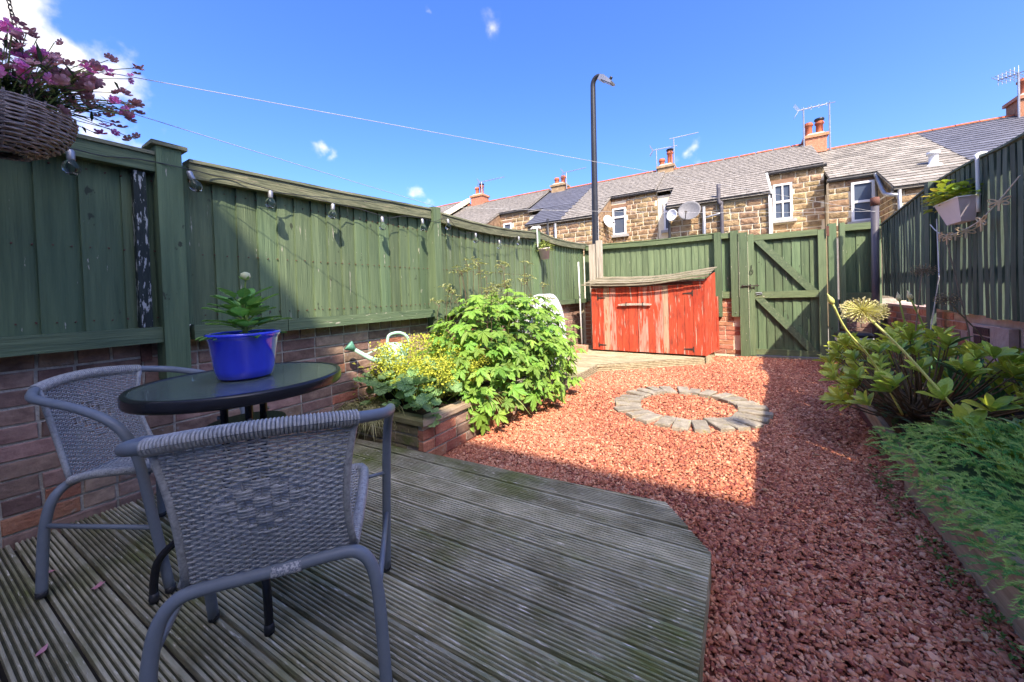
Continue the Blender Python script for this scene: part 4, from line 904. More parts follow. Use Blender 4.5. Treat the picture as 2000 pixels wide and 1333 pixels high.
pipe(h4, [(-1.72, 11.9, 3.55), (-1.72, 11.9, 1.0)], .04, black); pipe(h3, [(-5.72, 11.9, 3.75), (-5.72, 11.9, 1.0)], .05, black); pipe(h3, [(-5.43, 11.9, 3.55), (-5.43, 11.9, 1.0)], .05, galv)
solid('bargeboard', MB().box((.722, 11.9, 2.0), (.80, 12.02, 3.52)).hexa([(x, Y, 3.54 + SLP * (Y - 11.9) + dz) for x in (.76, .81) for Y in (11.9, 13.5) for dz in (-.14, .05)]), white, h4)
pipe(h3, [(-3.93, 11.95, 3.6), (-3.93, 11.93, 1.0)], .035, white)
pipe(h5, [(3.05, 13.08, 3.90), (3.08, 13.0, 3.75), (3.02, 12.3, 3.25), (3.02, 11.95, 3.12), (3.16, 11.92, 3.08), (3.17, 11.92, 3.0)], .045, galv)
pipe(h5, [(3.18, 11.9, 3.2), (3.18, 11.9, 1.5)], .04, galv)
for x_, Y_ in ((4.05, 12.95), (7.0, 13.6)):
    zz = 3.28 + SLP * (Y_ - 11.9); lathe_obj('roof_vent', [(.20, -.08), (.14, .0), (.085, .03), (.085, .24), (.12, .25), (.12, .31), (.02, .34)], (x_, Y_, zz), white if x_ < 5 else galv, r5)

# satellite dishes and aerials are fixed to their houses but are things of their own
def dish(loc, rad, ang, label, mm, arm=True):
    t = thing('satellite_dish', label, 'satellite dish', loc, 'satellite dishes on the terrace walls'); M4 = Matrix.Translation(loc) @ Euler(ang).to_matrix().to_4x4()
    prof = [(rad * q, rad * .28 * q * q) for q in (.02, .3, .6, .85, 1.0)] + [(rad * q, rad * .28 * q * q - .012) for q in (1.0, .6, .02)]
    solid('reflector', MB().merge(MB().lathe(prof, 20), M4), mm, t, smooth=True)
    if arm: solid('arm', MB().merge(MB().tube([(0, -rad, .05), (0, -rad * .55, rad * .9)], .012, 5).box((-.03, -rad * .65, rad * .85), (.03, -rad * .5, rad * 1.0)), M4), iron, t)
    solid('bracket', MB().tube([loc, (loc[0], loc[1] + .12, loc[2] - .12), (loc[0], loc[1] + .24, loc[2] - .12)], .02, 6), galv, t)
dish((-1.15, 11.72, 3.30), .30, (math.radians(68), math.radians(18), math.radians(-8)), 'large pale grey mesh satellite dish on the low stone wing', mat('grey_mesh', (0.13, 0.13, 0.14), (0.19, 0.19, 0.20), (20, 20, 20), .6, 0))
dish((-1.60, 11.70, 3.26), .17, (math.radians(85), 0, math.radians(-25)), 'small round white satellite dish left of the large grey one', white, False)
dish((-3.80, 12.7, 3.50), .24, (math.radians(70), math.radians(0), math.radians(60)), 'white satellite dish seen edge on beside the lamp post', white)
def aerial(loc, hgt, ang, label, n=9, ln=.75, wid=.22, kind=0):
    t = thing('tv_aerial', label, 'aerial', loc, 'television aerials on the terrace chimneys'); x, y_, z = loc; top = Vector((x, y_, z + hgt)); d = Vector((math.cos(ang), math.sin(ang), .03))
    solid('mast', MB().tube([loc, top], .022, 6), galv, t); mb = MB().tube([top - d * .15, top + d * ln], .014, 5); e = Vector((-d.y, d.x, 0))
    for i in range(n):
        p = top + d * (ln * i / (n - 1)); w_ = wid * (1 - .3 * i / n); mb.tube([p - e * w_ / 2 + Vector((0, 0, -.03)), p + e * w_ / 2 + Vector((0, 0, .03))], .008, 4); mb.tube([p + Vector((0, 0, -w_ / 4)), p + Vector((0, 0, w_ / 4))], .008, 4)
    if kind == 0:
        for s_ in (-1, 1):
            for q in range(4): mb.tube([top - d * .12 + e * (q - 1.5) * .07, top - d * .24 + Vector((0, 0, s_ * .2)) + e * (q - 1.5) * .07], .007, 4)
    solid('elements', mb, galv, t)
aerial((-2.66, 15.6, 5.7), .95, .15, 'lower TV aerial with slanted reflector on the middle chimney'); aerial((-2.02, 15.6, 5.8), 1.15, 0.1, 'higher TV aerial pointing right above the middle chimney', 10, .85, .10, 1)
aerial((1.93, 15.5, 5.5), 1.35, .05, 'left end mast of the horizontal aerial bar above the red brick chimney', 4, .6, .3); aerial((2.60, 15.6, 5.4), 1.50, math.pi - .05, 'right mast with loops beside the red brick chimney', 5, .7, .12, 1)
aerial((-6.5, 15.6, 5.8), .75, .05, 'TV aerial pointing right beside the second stone chimney', 9, .9, .16); aerial((-11.2, 15.6, 6.0), 1.0, .1, 'distant TV aerial on the far red chimney', 10, 1.3, .3)
aerial((6.42, 15.5, 5.2), 1.3, 2.4, 'large many-rod TV aerial on a tall mast at the right end of the roof', 6, .35, .8, 1)

# ------------------------------------------------------------------ leaves
def leaf_oval(l=1, w=.36, droop=.12, fold=.08, n=5, pt=1.0):
    mb = MB()
    for i in range(n + 1):
        t = i / n; ww = w / 2 * (math.sin(math.pi * (t ** .8) * .97 + .04) ** pt); z = -droop * t * t
        mb.v += [(-ww, t * l, z + fold * ww / w * 2), (0, t * l, z), (ww, t * l, z + fold * ww / w * 2)]
    for i in range(n):
        o = 3 * i; mb.f += [(o, o + 1, o + 4, o + 3), (o + 1, o + 2, o + 5, o + 4)]
    mb.sm = True; return mb
def leaf_obovate(l=1, w=.44, droop=.12, fold=.08, n=6):
    mb = MB()
    for i in range(n + 1):
        t = i / n; ww = w / 2 * max(.02, math.sin(math.pi * min(1, t ** 1.35 * .98 + .02)) ** .7); z = -droop * t * t
        mb.v += [(-ww, t * l, z + fold * ww / w * 2), (0, t * l, z), (ww, t * l, z + fold * ww / w * 2)]
    for i in range(n):
        o = 3 * i; mb.f += [(o, o + 1, o + 4, o + 3), (o + 1, o + 2, o + 5, o + 4)]
    mb.sm = True; return mb
def leaf_lobed(lobes, droop=.25, jag=.12):
    """palmate leaf, base at the origin, tip at +Y, from lobe (angle, length) pairs; creased along each vein"""
    mb = MB(); mb.v.append((0, .12, .03)); ring = []
    for i, (a, l) in enumerate(lobes):
        nx = lobes[(i + 1) % len(lobes)] if i + 1 < len(lobes) else None
        def P(ang, r, dz=0): x, y_ = math.sin(ang) * r, .12 + math.cos(ang) * r; return (x, y_, -droop * (x * x + y_ * y_) + dz + .03)
        ring += [P(a - .36, l * .60, .0), P(a - .27, l * .76, -.01), P(a - .19, l * .74, .0), P(a - .11, l * .90, -.01), P(a, l, -.03), P(a + .11, l * .88, -.01), P(a + .20, l * .72), P(a + .28, l * .74, -.01), P(a + .36, l * .58)]
        if nx: m_a = (a + nx[0]) / 2; ring.append(P(m_a, min(l, nx[1]) * .50, .05))
    for i, p in enumerate(ring): mb.v.append((p[0] * (1 + R(-jag, jag) * .3), p[1] + R(-jag, jag) * .08, p[2] + R(-.01, .01)))
    n = len(ring)
    for i in range(n - 1): mb.f.append((0, i + 2, i + 1))
    return mb
def leaf_round(n=22):
    mb = MB(); mb.v.append((0, 0, 0))
    for i in range(n):
        a = -2.9 + 5.8 * i / (n - 1); r = .5 * (1 + .07 * math.cos(a * 7 * 2 * .5)) * (.92 + .1 * math.cos(a)); mb.v.append((math.sin(a) * r, .05 + math.cos(a) * r, .09 + (.05 if i % 2 else -.01) ))
    for i in range(1, n): mb.f.append((0, i + 1, i))
    return mb
LOB5 = [(-1.80, .60), (-.90, .84), (0, 1.0), (.90, .84), (1.80, .60)]
LOB3 = [(-1.05, .74), (0, 1.0), (1.05, .76)]
def shared(fn, mt_, k_=4): return [fn().mesh('leaf', mt_) for _ in range(k_)]
bush_leaves = [leaf_lobed(LOB5 if i % 3 else LOB3, R(.15, .35)) for i in range(6)]
bush_me = [q.mesh('leaf', lf_bush) for q in bush_leaves]

def mound(c, r, n, rs, zmin=-.2, inner=0.0):
    o = []
    while len(o) < n:
        v = Vector((rs.gauss(0, 1), rs.gauss(0, 1), rs.gauss(0, 1))).normalized()
        if v.z < zmin: continue
        f = 1 - inner * rs.random(); p = Vector(c) + Vector((v.x * r[0], v.y * r[1], v.z * r[2])) * f; nn = Vector((v.x / r[0], v.y / r[1], v.z / r[2])).normalized(); o.append((p, nn))
    return o
# big lobed-leaf plant in the planter
an = thing('lobed_leaf_plant', 'big bright green mound of lobed leaves spilling over the brick planter', 'plant', (-2.05, 3.0, .26))
rs = random.Random(11); c0, rad0 = (-2.00, 3.12, .40), (.60, 1.10, .74)
pts = mound(c0, rad0, 900, rs, -.42, .20)
pts = [(p + Vector((.05 * math.sin(p.y * 9), 0, .03 * math.sin(p.y * 13 + p.x * 7))), n_) for p, n_ in pts if p.x > -2.52 and p.z > .10]
pts.sort(key=lambda q: (q[0] - Vector((0, 0, 1.07))).length)
rest = MB(); stems = MB(); farl = MB()
def face_cam(p, n_): return n_.dot((Vector((0, 0, 1.07)) - p).normalized()) > -.25
vis = [q for q in pts if face_cam(*q)]; hid = [q for q in pts if not face_cam(*q)]
for i, (p, n_) in enumerate(vis + hid):
    out_ = Vector((n_.x, n_.y, 0)); out_ = out_.normalized() if out_.length > .05 else Vector((rs.uniform(-1, 1), rs.uniform(-1, 1), 0))
    side = Vector((rs.uniform(-.7, .7), rs.uniform(-.7, .7), 0))
    y_ = out_ * .8 + side * .9 + Vector((0, 0, -.45 + rs.uniform(-.35, .4) + .3 * max(0, n_.z))); upv = n_ * .9 + Vector((rs.uniform(-.35, .35), rs.uniform(-.45, .25), .65)); s_ = rs.choice((rs.uniform(.05, .09), rs.uniform(.08, .135)))
    M4 = orient(p, y_, upv, s_)
    if i < 300: obj('leaf', rs.choice(bush_me), an, mtx=M4)
    elif i < len(vis): farl.merge(rs.choice(bush_leaves), M4)
    else: rest.merge(rs.choice(bush_leaves), M4)
    if i % 3 == 0: stems.tube([p + Vector((0, 0, 0)), p - n_ * .12 + Vector((0, 0, -.02)), Vector(c0).lerp(p, .35) - Vector((0, 0, .1))], .0028, 4, False)
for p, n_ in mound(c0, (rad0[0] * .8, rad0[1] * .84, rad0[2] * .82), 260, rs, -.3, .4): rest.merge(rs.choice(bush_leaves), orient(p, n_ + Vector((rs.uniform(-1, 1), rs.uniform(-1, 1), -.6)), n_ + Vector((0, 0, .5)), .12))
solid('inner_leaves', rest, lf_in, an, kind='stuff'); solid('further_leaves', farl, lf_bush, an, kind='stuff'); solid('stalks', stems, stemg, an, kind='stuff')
# wiry flower stalks on top
ws_ = MB(); wt = MB()
for i in range(46):
    a = rs.uniform(-2.45, -1.75), rs.uniform(2.45, 3.75); z0_ = .95 + rs.uniform(-.05, .1) - .25 * abs(a[1] - 3.0); h = rs.uniform(.12, .44) * (1 if 2.7 < a[1] < 3.5 else .8); dx, dy = rs.uniform(-.06, .06), rs.uniform(-.06, .06)
    tip = Vector((a[0] + dx, a[1] + dy, z0_ + h)); ws_.tube([(a[0], a[1], z0_ - .15), (a[0] + dx * .4, a[1] + dy * .4, z0_ + h * .5), tip], .0024, 4)
    for q in range(rs.choice((3, 4, 6))):
        e = tip + Vector((rs.uniform(-.06, .06), rs.uniform(-.06, .06), rs.uniform(-.02, .05))); ws_.tube([tip - Vector((0, 0, .03)), e], .0015, 3)
        wt.lathe([(.0, -.006), (.008, 0), (.0, .006)], 6, tuple(e), False)
        for w2 in range(2): wt.merge(leaf_oval(.05, .016, .01, .01, 3), orient(e, (rs.uniform(-1, 1), rs.uniform(-1, 1), rs.uniform(-.2, .3)), (0, 0, 1)))
solid('flower_stalks', ws_, stemb, an, kind='stuff'); solid('seed_tufts', wt, leafmat('pale_tuft', (0.30, 0.34, 0.13), (0.5, 0.52, 0.24)), an, kind='stuff')

# planter of brick
pl = thing('brick_planter', 'low mossy brick planter with mitred timber coping at the deck corner', 'planter', (-2.1, 2.7, 0))
b = MB(); b.box((-2.6, 1.708, 0.0), (-1.768, 3.66, .245)); solid('core', b, mortar, pl)
brick_wall(pl, (-2.58, 1.70, 0), 0.0, .84, 0.02, 3, brickmoss, .078, limit=60)
brick_wall(pl, (-1.76, 1.705, 0), math.pi / 2, 1.95, -.01, 3, brickred, .078, limit=60, mt2=brickm, p2=.5)
solid('coping', MB().hexa([(-2.59, 1.685, .248), (-2.59, 1.685, .280), (-2.59, 1.79, .248), (-2.59, 1.79, .280), (-1.735, 1.685, .248), (-1.735, 1.685, .280), (-1.845, 1.79, .248), (-1.845, 1.79, .280)]), mat('mossy_coping', (0.12, 0.12, 0.05), (0.27, 0.23, 0.12), (6, 30, 30), .9, .5), pl)
solid('coping', MB().hexa([(-1.735, 1.687, .248), (-1.735, 1.687, .280), (-1.735, 2.5, .248), (-1.735, 2.5, .280), (-1.843, 1.795, .248), (-1.843, 1.795, .280), (-1.843, 2.5, .248), (-1.843, 2.5, .280)]), sleeper, pl)
solid('soil', MB().box((-2.59, 1.80, .20), (-1.85, 3.65, .262), .004), soil, pl)

# lady's mantle: froth, round leaves
lm = thing('lady_mantle', 'clump with frothy lime yellow flowers and round scalloped leaves on the planter corner', 'plant', (-2.05, 2.0, .27))
rl = [leaf_round() for _ in range(3)]; rlm = [q.mesh('leaf', lf_round) for q in rl]; rs = random.Random(5)
for i in range(120):
    x, y_ = rs.uniform(-2.42, -1.72), rs.uniform(1.70, 2.38); e = 1 - abs(x + 2.0) * .6
    z = .30 + .26 * rs.random() * e + (.06 if y_ > 2 else 0) - (.08 if x > -1.8 else 0)
    if x < -2.3 and y_ < 1.85: z += .02
    M4 = orient((x, y_, z), (rs.uniform(-1, 1), rs.uniform(-1, .6), rs.uniform(-.5, .1)), (rs.uniform(-.2, .5), rs.uniform(-.7, .1), 1), rs.uniform(.075, .135)); obj('leaf', rs.choice(rlm), lm, mtx=M4)
fr_ = MB(); fs = MB()
cl_ = []
for i in range(230):
    t = rs.random(); x = -2.02 + rs.uniform(-.36, .30); y_ = 2.12 + rs.uniform(-.30, .42); 
    z = .53 + .22 * rs.random() + .05 * math.sin(x * 11) - .7 * (x + 2.05) ** 2 - .4 * (y_ - 2.1) ** 2
    if rs.random() < .22: x, y_, z = -2.18 + rs.uniform(-.14, .1), 1.86 + rs.uniform(-.08, .08), .48 + rs.uniform(-.05, .24)
    cl_.append((x, y_, z)); fs.tube([(x * .6 - 2.05 * .4, y_ * .6 + 2.0 * .4, .32), (x, y_, z)], .0014, 3, False)
    for q in range(34):
        p = Vector((x + rs.gauss(0, .030), y_ + rs.gauss(0, .030), z + rs.gauss(0, .022))); r_ = rs.uniform(.005, .0085); a = rs.uniform(0, 6)
        nv = Vector((rs.uniform(-1, 1), rs.uniform(-1, 1), rs.uniform(.2, 1))).normalized(); e1 = nv.orthogonal().normalized(); e2 = nv.cross(e1); o = len(fr_.v)
        fr_.v += [tuple(p + (e1 * math.cos(a + k_ * 1.5708) + e2 * math.sin(a + k_ * 1.5708)) * r_) for k_ in range(4)]; fr_.f.append((o, o + 1, o + 2, o + 3))
solid('flower_froth', fr_, fl_yellow, lm, kind='stuff'); solid('flower_stalks', fs, stemg, lm, kind='stuff')
# strappy light blades among it and the sedge tuft
def blades(c, n, ln, spread, mt_, nm, parent, rs, w_=.006, lift=1.0, dirs=None):
    mb = MB()
    for i in range(n):
        a = rs.uniform(0, 6.283) if dirs is None else rs.uniform(*dirs); l = ln * rs.uniform(.6, 1.1); k_ = 6; o = len(mb.v); d = Vector((math.cos(a), math.sin(a), 0)); e = Vector((-d.y, d.x, 0)); st = Vector(c) + Vector((rs.gauss(0, spread), rs.gauss(0, spread), 0)); arch = rs.uniform(.5, 1.1)
        for q in range(k_ + 1):
            t = q / k_; p = st + d * l * (t ** 1.15) * arch * .8 + Vector((0, 0, l * lift * (t - t * t * (1.0 + .35 * arch)))); ww = w_ * (1 - t) ** .6 + .0006
            mb.v += [tuple(p - e * ww), tuple(p + e * ww + Vector((0, 0, .001)))]
        for q in range(k_): mb.f.append((o + 2 * q, o + 2 * q + 1, o + 2 * q + 3, o + 2 * q + 2))
    return solid(nm, mb, mt_, parent, kind='stuff' if parent is not None else None)
sg = thing('sedge_tuft', 'straw coloured arching sedge tuft over the planter beside the wall', 'grass', (-2.33, 1.78, .26))
blades((-2.30, 1.74, .265), 300, .40, .07, sedge, 'blades', sg, rs, .0036, .8, (-3.6, .4)); 
st_ = thing('strap_leaf_plant', 'pale green strap leaves hanging over the sunny side of the planter', 'plant', (-1.83, 2.45, .26))
blades((-1.83, 2.40, .27), 34, .40, .06, leafmat('pale_strap', (0.24, 0.36, 0.10), (0.36, 0.48, 0.16)), 'blades', st_, rs, .011, .6, (-1.0, 1.0))
gy = thing('small_yellow_plant', 'small yellow green leafy clump between wall and watering can', 'plant', (-2.42, 1.55, .27))
mb = MB()
for i in range(150): mb.merge(leaf_oval(.035, .02, .005, .004, 2), orient((rs.uniform(-2.5, -2.25), rs.uniform(1.72, 1.95), rs.uniform(.32, .60)), (rs.uniform(-1, 1), rs.uniform(-1, 1), rs.uniform(-.2, .6)), (rs.uniform(-.5, .5), rs.uniform(-.5, .5), 1)))
gy.location = (-2.38, 1.83, .27); solid('foliage', mb, leafmat('lime_leaf', (0.30, 0.42, 0.05), (0.5, 0.5, 0.08)), gy, kind='stuff')

# watering can on an upturned pot
pt_ = thing('black_pot', 'black plastic pot under the watering can in the planter', 'pot', (-2.33, 1.98, .26))
solid('pot', MB().lathe([(.12, 0), (.15, .24), (.165, .245), (.165, .28), (.14, .28), (.02, .26)], 20, (-2.33, 1.98, .262)), black, pt_, smooth=True)
wc = thing('watering_can', 'mint green metal watering can with spout pointing left', 'watering can', (-2.33, 1.98, .545))
Mw = Matrix.Translation((-2.33, 1.98, .545)) @ Matrix.Rotation(math.radians(-118), 4, 'Z')
solid('body', MB().merge(MB().lathe([(.105, 0), (.105, .01), (.10, .13), (.085, .165), (.05, .185), (.002, .19)], 24), Mw), mint, wc, smooth=True)
solid('spout', MB().merge(MB().tube([(.09, 0, .04), (.19, 0, .09), (.29, 0, .165)], [.024, .018, .013], 10), Mw), mint, wc, smooth=True)
solid('rose', MB().merge(MB().tube([(.285, 0, .16), (.325, 0, .195), (.33, 0, .20)], [.014, .040, .040], 14), Mw), mat('sea_green_enamel', (0.12, 0.36, 0.25), (0.16, 0.42, 0.30), (6, 6, 6), .35, 0), wc, smooth=True)
solid('stay', MB().merge(MB().tube([(.075, 0, .165), (.21, 0, .115)], .006, 6), Mw), mint, wc)
solid('handle', MB().merge(MB().tube(smooth_path([(.05, 0, .18), (.03, 0, .25), (-.06, 0, .26), (-.12, 0, .20), (-.10, 0, .08)], 5), .011, 8), Mw), mint, wc, smooth=True)

# white domed cover behind the plant
wcv = thing('white_cover', 'white rounded cover half hidden behind the lobed leaf plant', 'cover', (-2.12, 4.45, .1))
mb = MB(); nn = 16
for i in range(nn + 1):
    a = math.pi * i / nn; y_, z = -.43 * math.cos(a), .62 * math.sin(a) ** .8 + .46
    for x in (-.24, -.2, 0, .17, .2): mb.v.append((-2.26 + x, 4.36 + y_ * (1 if abs(x) < .19 else .93), z - (0 if abs(x) < .19 else .05)))
for i in range(nn):
    for k_ in range(4): mb.f.append((i * 5 + k_, i * 5 + k_ + 1, (i + 1) * 5 + k_ + 1, (i + 1) * 5 + k_))
mb.f += [tuple(i * 5 for i in range(nn + 1)), tuple(i * 5 + 4 for i in range(nn, -1, -1))]
solid('hood', mb, wcover, wcv, smooth=False); solid('base', MB().box((-2.47, 3.95, .09), (-2.06, 4.77, .47)), wcover, wcv)

# pot hung on the fence
hp = thing('hanging_pot', 'small grey pot of green leaves hooked on the left fence by its third post', 'pot', (-2.40, 4.88, 1.60))
Mh = Matrix.Translation((-2.40, 4.86, 1.59)) @ Matrix.Rotation(math.radians(10), 4, 'X')
solid('pot', MB().merge(MB().lathe([(.060, 0), (.085, .145), (.092, .147), (.092, .165), (.08, .165), (.02, .15)], 20), Mh), greypot, hp, smooth=True)
solid('hook', MB().tube([(-2.455, 4.75, 1.76), (-2.457, 4.75, 2.03), (-2.47, 4.75, 2.05), (-2.53, 4.75, 2.05), (-2.56, 4.75, 2.03)], .010, 8).box((-2.56, 4.80, 2.04), (-2.45, 4.86, 2.075)), white, hp)
rs = random.Random(21); mb = MB()
for i in range(120):
    a = rs.uniform(0, 6.28); rr = rs.uniform(0, .10); mb.merge(leaf_oval(.07, .028, .015, .006, 3), orient((-2.40 + rr * math.cos(a), 4.86 + rr * math.sin(a), 1.74 + rs.uniform(0, .10) - rr * .4), (math.cos(a), math.sin(a), rs.uniform(-.4, .8)), (0, 0, 1), rs.uniform(.7, 1.2)))
solid('foliage', mb, leafmat('hanging_leaf', (0.22, 0.34, 0.07), (0.42, 0.50, 0.16)), hp, kind='stuff')

# ------------------------------------------------------------------ stone ring
ring = thing('stone_ring', 'ring of flat sandstone setts laid in the gravel', 'stone ring', (-.43, 3.67, 0))
for i in range(25):
    a = i / 25 * 2 * math.pi + R(-.03, .03); r = .525 + R(-.02, .02); l, w_ = .115 + R(-.006, .006), .052 + R(-.006, .006); h = .032 + R(-.006, .006); mb = MB(); e = .006
    P = [(x * (l - k_), y_ * (w_ - k_), z) for z, k_ in ((-.02, 0), (h - e, 0), (h, e)) for x, y_ in ((-1, -1), (1, -1), (1, 1), (-1, 1))]
    P = [(x + R(-.005, .005), y_ + R(-.005, .005), z) for x, y_, z in P]
    mb.add(P, [(0, 1, 5, 4), (1, 2, 6, 5), (2, 3, 7, 6), (3, 0, 4, 7), (4, 5, 9, 8), (5, 6, 10, 9), (6, 7, 11, 10), (7, 4, 8, 11), (8, 9, 10, 11)])
    obj('stone', mb.mesh('stone', sett), ring, (-.43 + r * math.cos(a) * .98, 3.67 + r * math.sin(a) * 1.03, 0), (R(-.05, .05), R(-.05, .05), a + R(-.1, .1)))

# ------------------------------------------------------------------ right bed
bd = thing('sleeper_edging', 'rough timber sleeper edging the right hand flower bed', 'edging', (.7, 2, 0))
def plank(a, c, h, t=.07, seg=10):
    a, c = Vector((*a, 0)), Vector((*c, 0)); d = (c - a).normalized(); nn = Vector((d.y, -d.x, 0)); mb = MB()
    for i in range(seg + 1):
        p = a.lerp(c, i / seg); w1 = R(-.006, .006); mb.v += [tuple(p + nn * w1 + Vector((0, 0, -.05))), tuple(p + nn * (w1 * .5) + Vector((0, 0, h + R(-.006, .004)))), tuple(p + nn * t + Vector((0, 0, h + R(-.004, .004)))), tuple(p + nn * t + Vector((0, 0, -.05)))]
    for i in range(seg):
        o = i * 4
        for k_ in range(4): mb.f.append((o + k_, o + 4 + k_, o + 4 + (k_ + 1) % 4, o + (k_ + 1) % 4))
    mb.f += [(0, 1, 2, 3), (4 * seg + 3, 4 * seg + 2, 4 * seg + 1, 4 * seg)]; return mb
solid('sleeper', plank((.655, -.6), (.70, 2.62), .21), sleeper, bd); solid('sleeper', plank((.76, 2.63), (1.0, 5.9), .09), sleeper, bd)
b = MB(); b.prism([(.76, -1.3), (1.69, -1.3), (1.69, 5.6), (1.02, 5.6), (.80, 2.66), (.76, 2.6)], -.04, .155); struct('flower_bed_soil', b, soil)

# feathery ground foliage
fe = thing('feathery_green_plant', 'soft feathery bright green foliage spilling over the sleeper', 'plant', (1.05, 1.9, .16))
rs = np.random.RandomState(3); V = []; F = []; V2 = []; F2 = []
for i in range(3600):
    y0_ = rs.uniform(1.0, 2.72); x0_ = rs.uniform(.62, 1.55)
    edge = min(1, (x0_ - .60) / .25) * min(1, (2.85 - y0_) / .35)
    z0_ = .22 + .17 * edge * (.8 + .25 * math.sin(x0_ * 9 + y0_ * 5)) + rs.uniform(-.05, .03)
    if x0_ > 1.25: z0_ += .05
    d = Vector((-.55 + rs.normal(0, .32), -.25 + rs.normal(0, .35), .70 + rs.normal(0, .2))).normalized(); e = d.orthogonal().normalized(); f = d.cross(e); L_ = rs.uniform(.05, .10)
    if x0_ < .80: d = (d + Vector((0, 0, -.45))).normalized()
    for q in range(26):
        t = q / 26; a = q * 2.4; side = (e * math.cos(a) + f * math.sin(a)); V_, F_ = (V2, F2) if i % 5 < 3 else (V, F); p = Vector((x0_, y0_, z0_ + (.022 if i % 5 < 2 else 0))) + d * L_ * t + Vector((0, 0, -.03 * t * t)); nl = .022 * (1 - .55 * t)
        tip = p + (side * .55 + d * .9) * nl; wv = side.cross(d) * .0022; o = len(V_); V_ += [tuple(p - wv), tuple(p + wv), tuple(tip)]; F_.append((o, o + 1, o + 2))
mb = MB(); mb.v = V; mb.f = F; solid('foliage', mb, lf_feather, fe, kind='stuff'); mb = MB(); mb.v = V2; mb.f = F2; solid('young_tips', mb, leafmat('feathery_tips', (0.30, 0.58, 0.16), (0.52, 0.78, 0.30), vary=0.0, rough=.6), fe, kind='stuff')
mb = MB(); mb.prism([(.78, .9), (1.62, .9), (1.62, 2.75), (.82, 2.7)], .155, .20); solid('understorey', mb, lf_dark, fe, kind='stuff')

# oval-leaved shrubs: whorls of glossy leaves on short twigs
ov = [leaf_obovate(1, R(.38, .46), R(.02, .16), .09) for _ in range(4)]; ovm = [q.mesh('leaf', lf_rhodo) for q in ov]; ovd = [q.mesh('leaf', lf_dark) for q in ov]
def whorl_shrub(name, label, base, c, r, n, rs, lim=300, l0=(.085, .125), zmin=-.35, orange=0):
    t = thing(name, label, 'shrub', base); tw = MB(); rest = MB(); k = 0; P = mound(c, r, n, rs, zmin, .3)
    P.sort(key=lambda q: (q[0] - Vector((0, 0, 1.07))).length - .25 * q[1].z)
    for p, n_ in P:
        ax = (n_ * .7 + Vector((rs.uniform(-.25, .25), rs.uniform(-.25, .25), .9))).normalized()
        tw.tube([Vector(base) + Vector((rs.uniform(-.1, .1), rs.uniform(-.1, .1), 0)), Vector(base).lerp(p, .6) + Vector((0, 0, -.03)), p], [.008, .005, .003], 5, False)
        e1 = ax.orthogonal().normalized(); e2 = ax.cross(e1); m_ = rs.choice((6, 7, 8))
        for q in range(m_):
            a = q * 2.4 + rs.uniform(-.2, .2); s_ = e1 * math.cos(a) + e2 * math.sin(a); el = rs.uniform(.7, 1.5) * (q / m_ + .35) ; l = rs.uniform(*l0) * (1.0 - .25 * q / m_)
            M4 = orient(p + ax * .012 * q / m_, s_ + ax * el * 1.3, ax - s_ * .3, l); dk_ = rs.random() < .12 and q < 3
            if k < lim: obj('leaf', rs.choice(ovd if dk_ else ovm), t, mtx=M4)
            else: rest.merge(rs.choice(ov), M4)
            k += 1
    if rest.v: solid('further_leaves', rest, lf_rhodo, t, kind='stuff')
    solid('twigs', tw, stemb, t, kind='stuff'); return t
rs = random.Random(8)
whorl_shrub('oval_leaf_shrub', 'glossy oval leaved shrub with yellowish whorls leaning over the gravel', (1.02, 3.45, .16), (.98, 3.42, .37), (.45, 1.0, .37), 130, rs, l0=(.085, .13))
whorl_shrub('oval_leaf_shrub', 'smaller glossy shrub in front of the dark brick pier at the right', (1.48, 3.2, .16), (1.48, 3.22, .46), (.17, .38, .20), 30, rs, l0=(.09, .13))
whorl_shrub('oval_leaf_shrub', 'dark leaved shrub at the back of the bed beside the bin', (1.22, 4.6, .16), (1.22, 4.65, .30), (.32, .8, .22), 42, rs, l0=(.08, .12))
# low dark undergrowth
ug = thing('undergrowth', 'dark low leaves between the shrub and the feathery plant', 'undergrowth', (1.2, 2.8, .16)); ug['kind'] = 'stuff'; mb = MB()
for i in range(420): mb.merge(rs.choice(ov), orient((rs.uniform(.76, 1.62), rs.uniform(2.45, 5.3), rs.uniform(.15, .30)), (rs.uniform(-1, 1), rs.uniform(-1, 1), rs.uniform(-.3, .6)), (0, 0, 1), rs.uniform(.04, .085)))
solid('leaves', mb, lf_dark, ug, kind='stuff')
# strap leaves
sp = thing('strap_leaf_clump', 'upright dark green strap leaves growing against the right wall', 'plant', (1.45, 4.2, .16))
for c_, n_ in (((1.40, 4.05, .16), 60), ((1.42, 4.7, .16), 46), ((1.30, 3.6, .16), 30)):
    mb = MB()
    for i in range(n_):
        a = rs.uniform(0, 6.28); l = rs.uniform(.30, .52); o = len(mb.v); d = Vector((math.cos(a), math.sin(a), 0)); e = Vector((-d.y, d.x, 0)); st = Vector(c_) + Vector((rs.uniform(-.08, .08), rs.uniform(-.22, .22), 0)); lean = rs.uniform(.1, .5)
        for q in range(7):
            t = q / 6; p = st + d * l * lean * t * t + Vector((0, 0, l * (t - .28 * t * t * lean * 2))); ww = .013 * (math.sin(math.pi * min(1, t * .8 + .2))) ** .7
            mb.v += [tuple(p - e * ww), tuple(p), tuple(p + e * ww)]; mb.v[-2] = tuple(p - d * .003)
        for q in range(6): mb.f += [(o + 3 * q, o + 3 * q + 1, o + 3 * q + 4, o + 3 * q + 3), (o + 3 * q + 1, o + 3 * q + 2, o + 3 * q + 5, o + 3 * q + 4)]
    solid('leaves', mb, lf_strap, sp, kind='stuff')
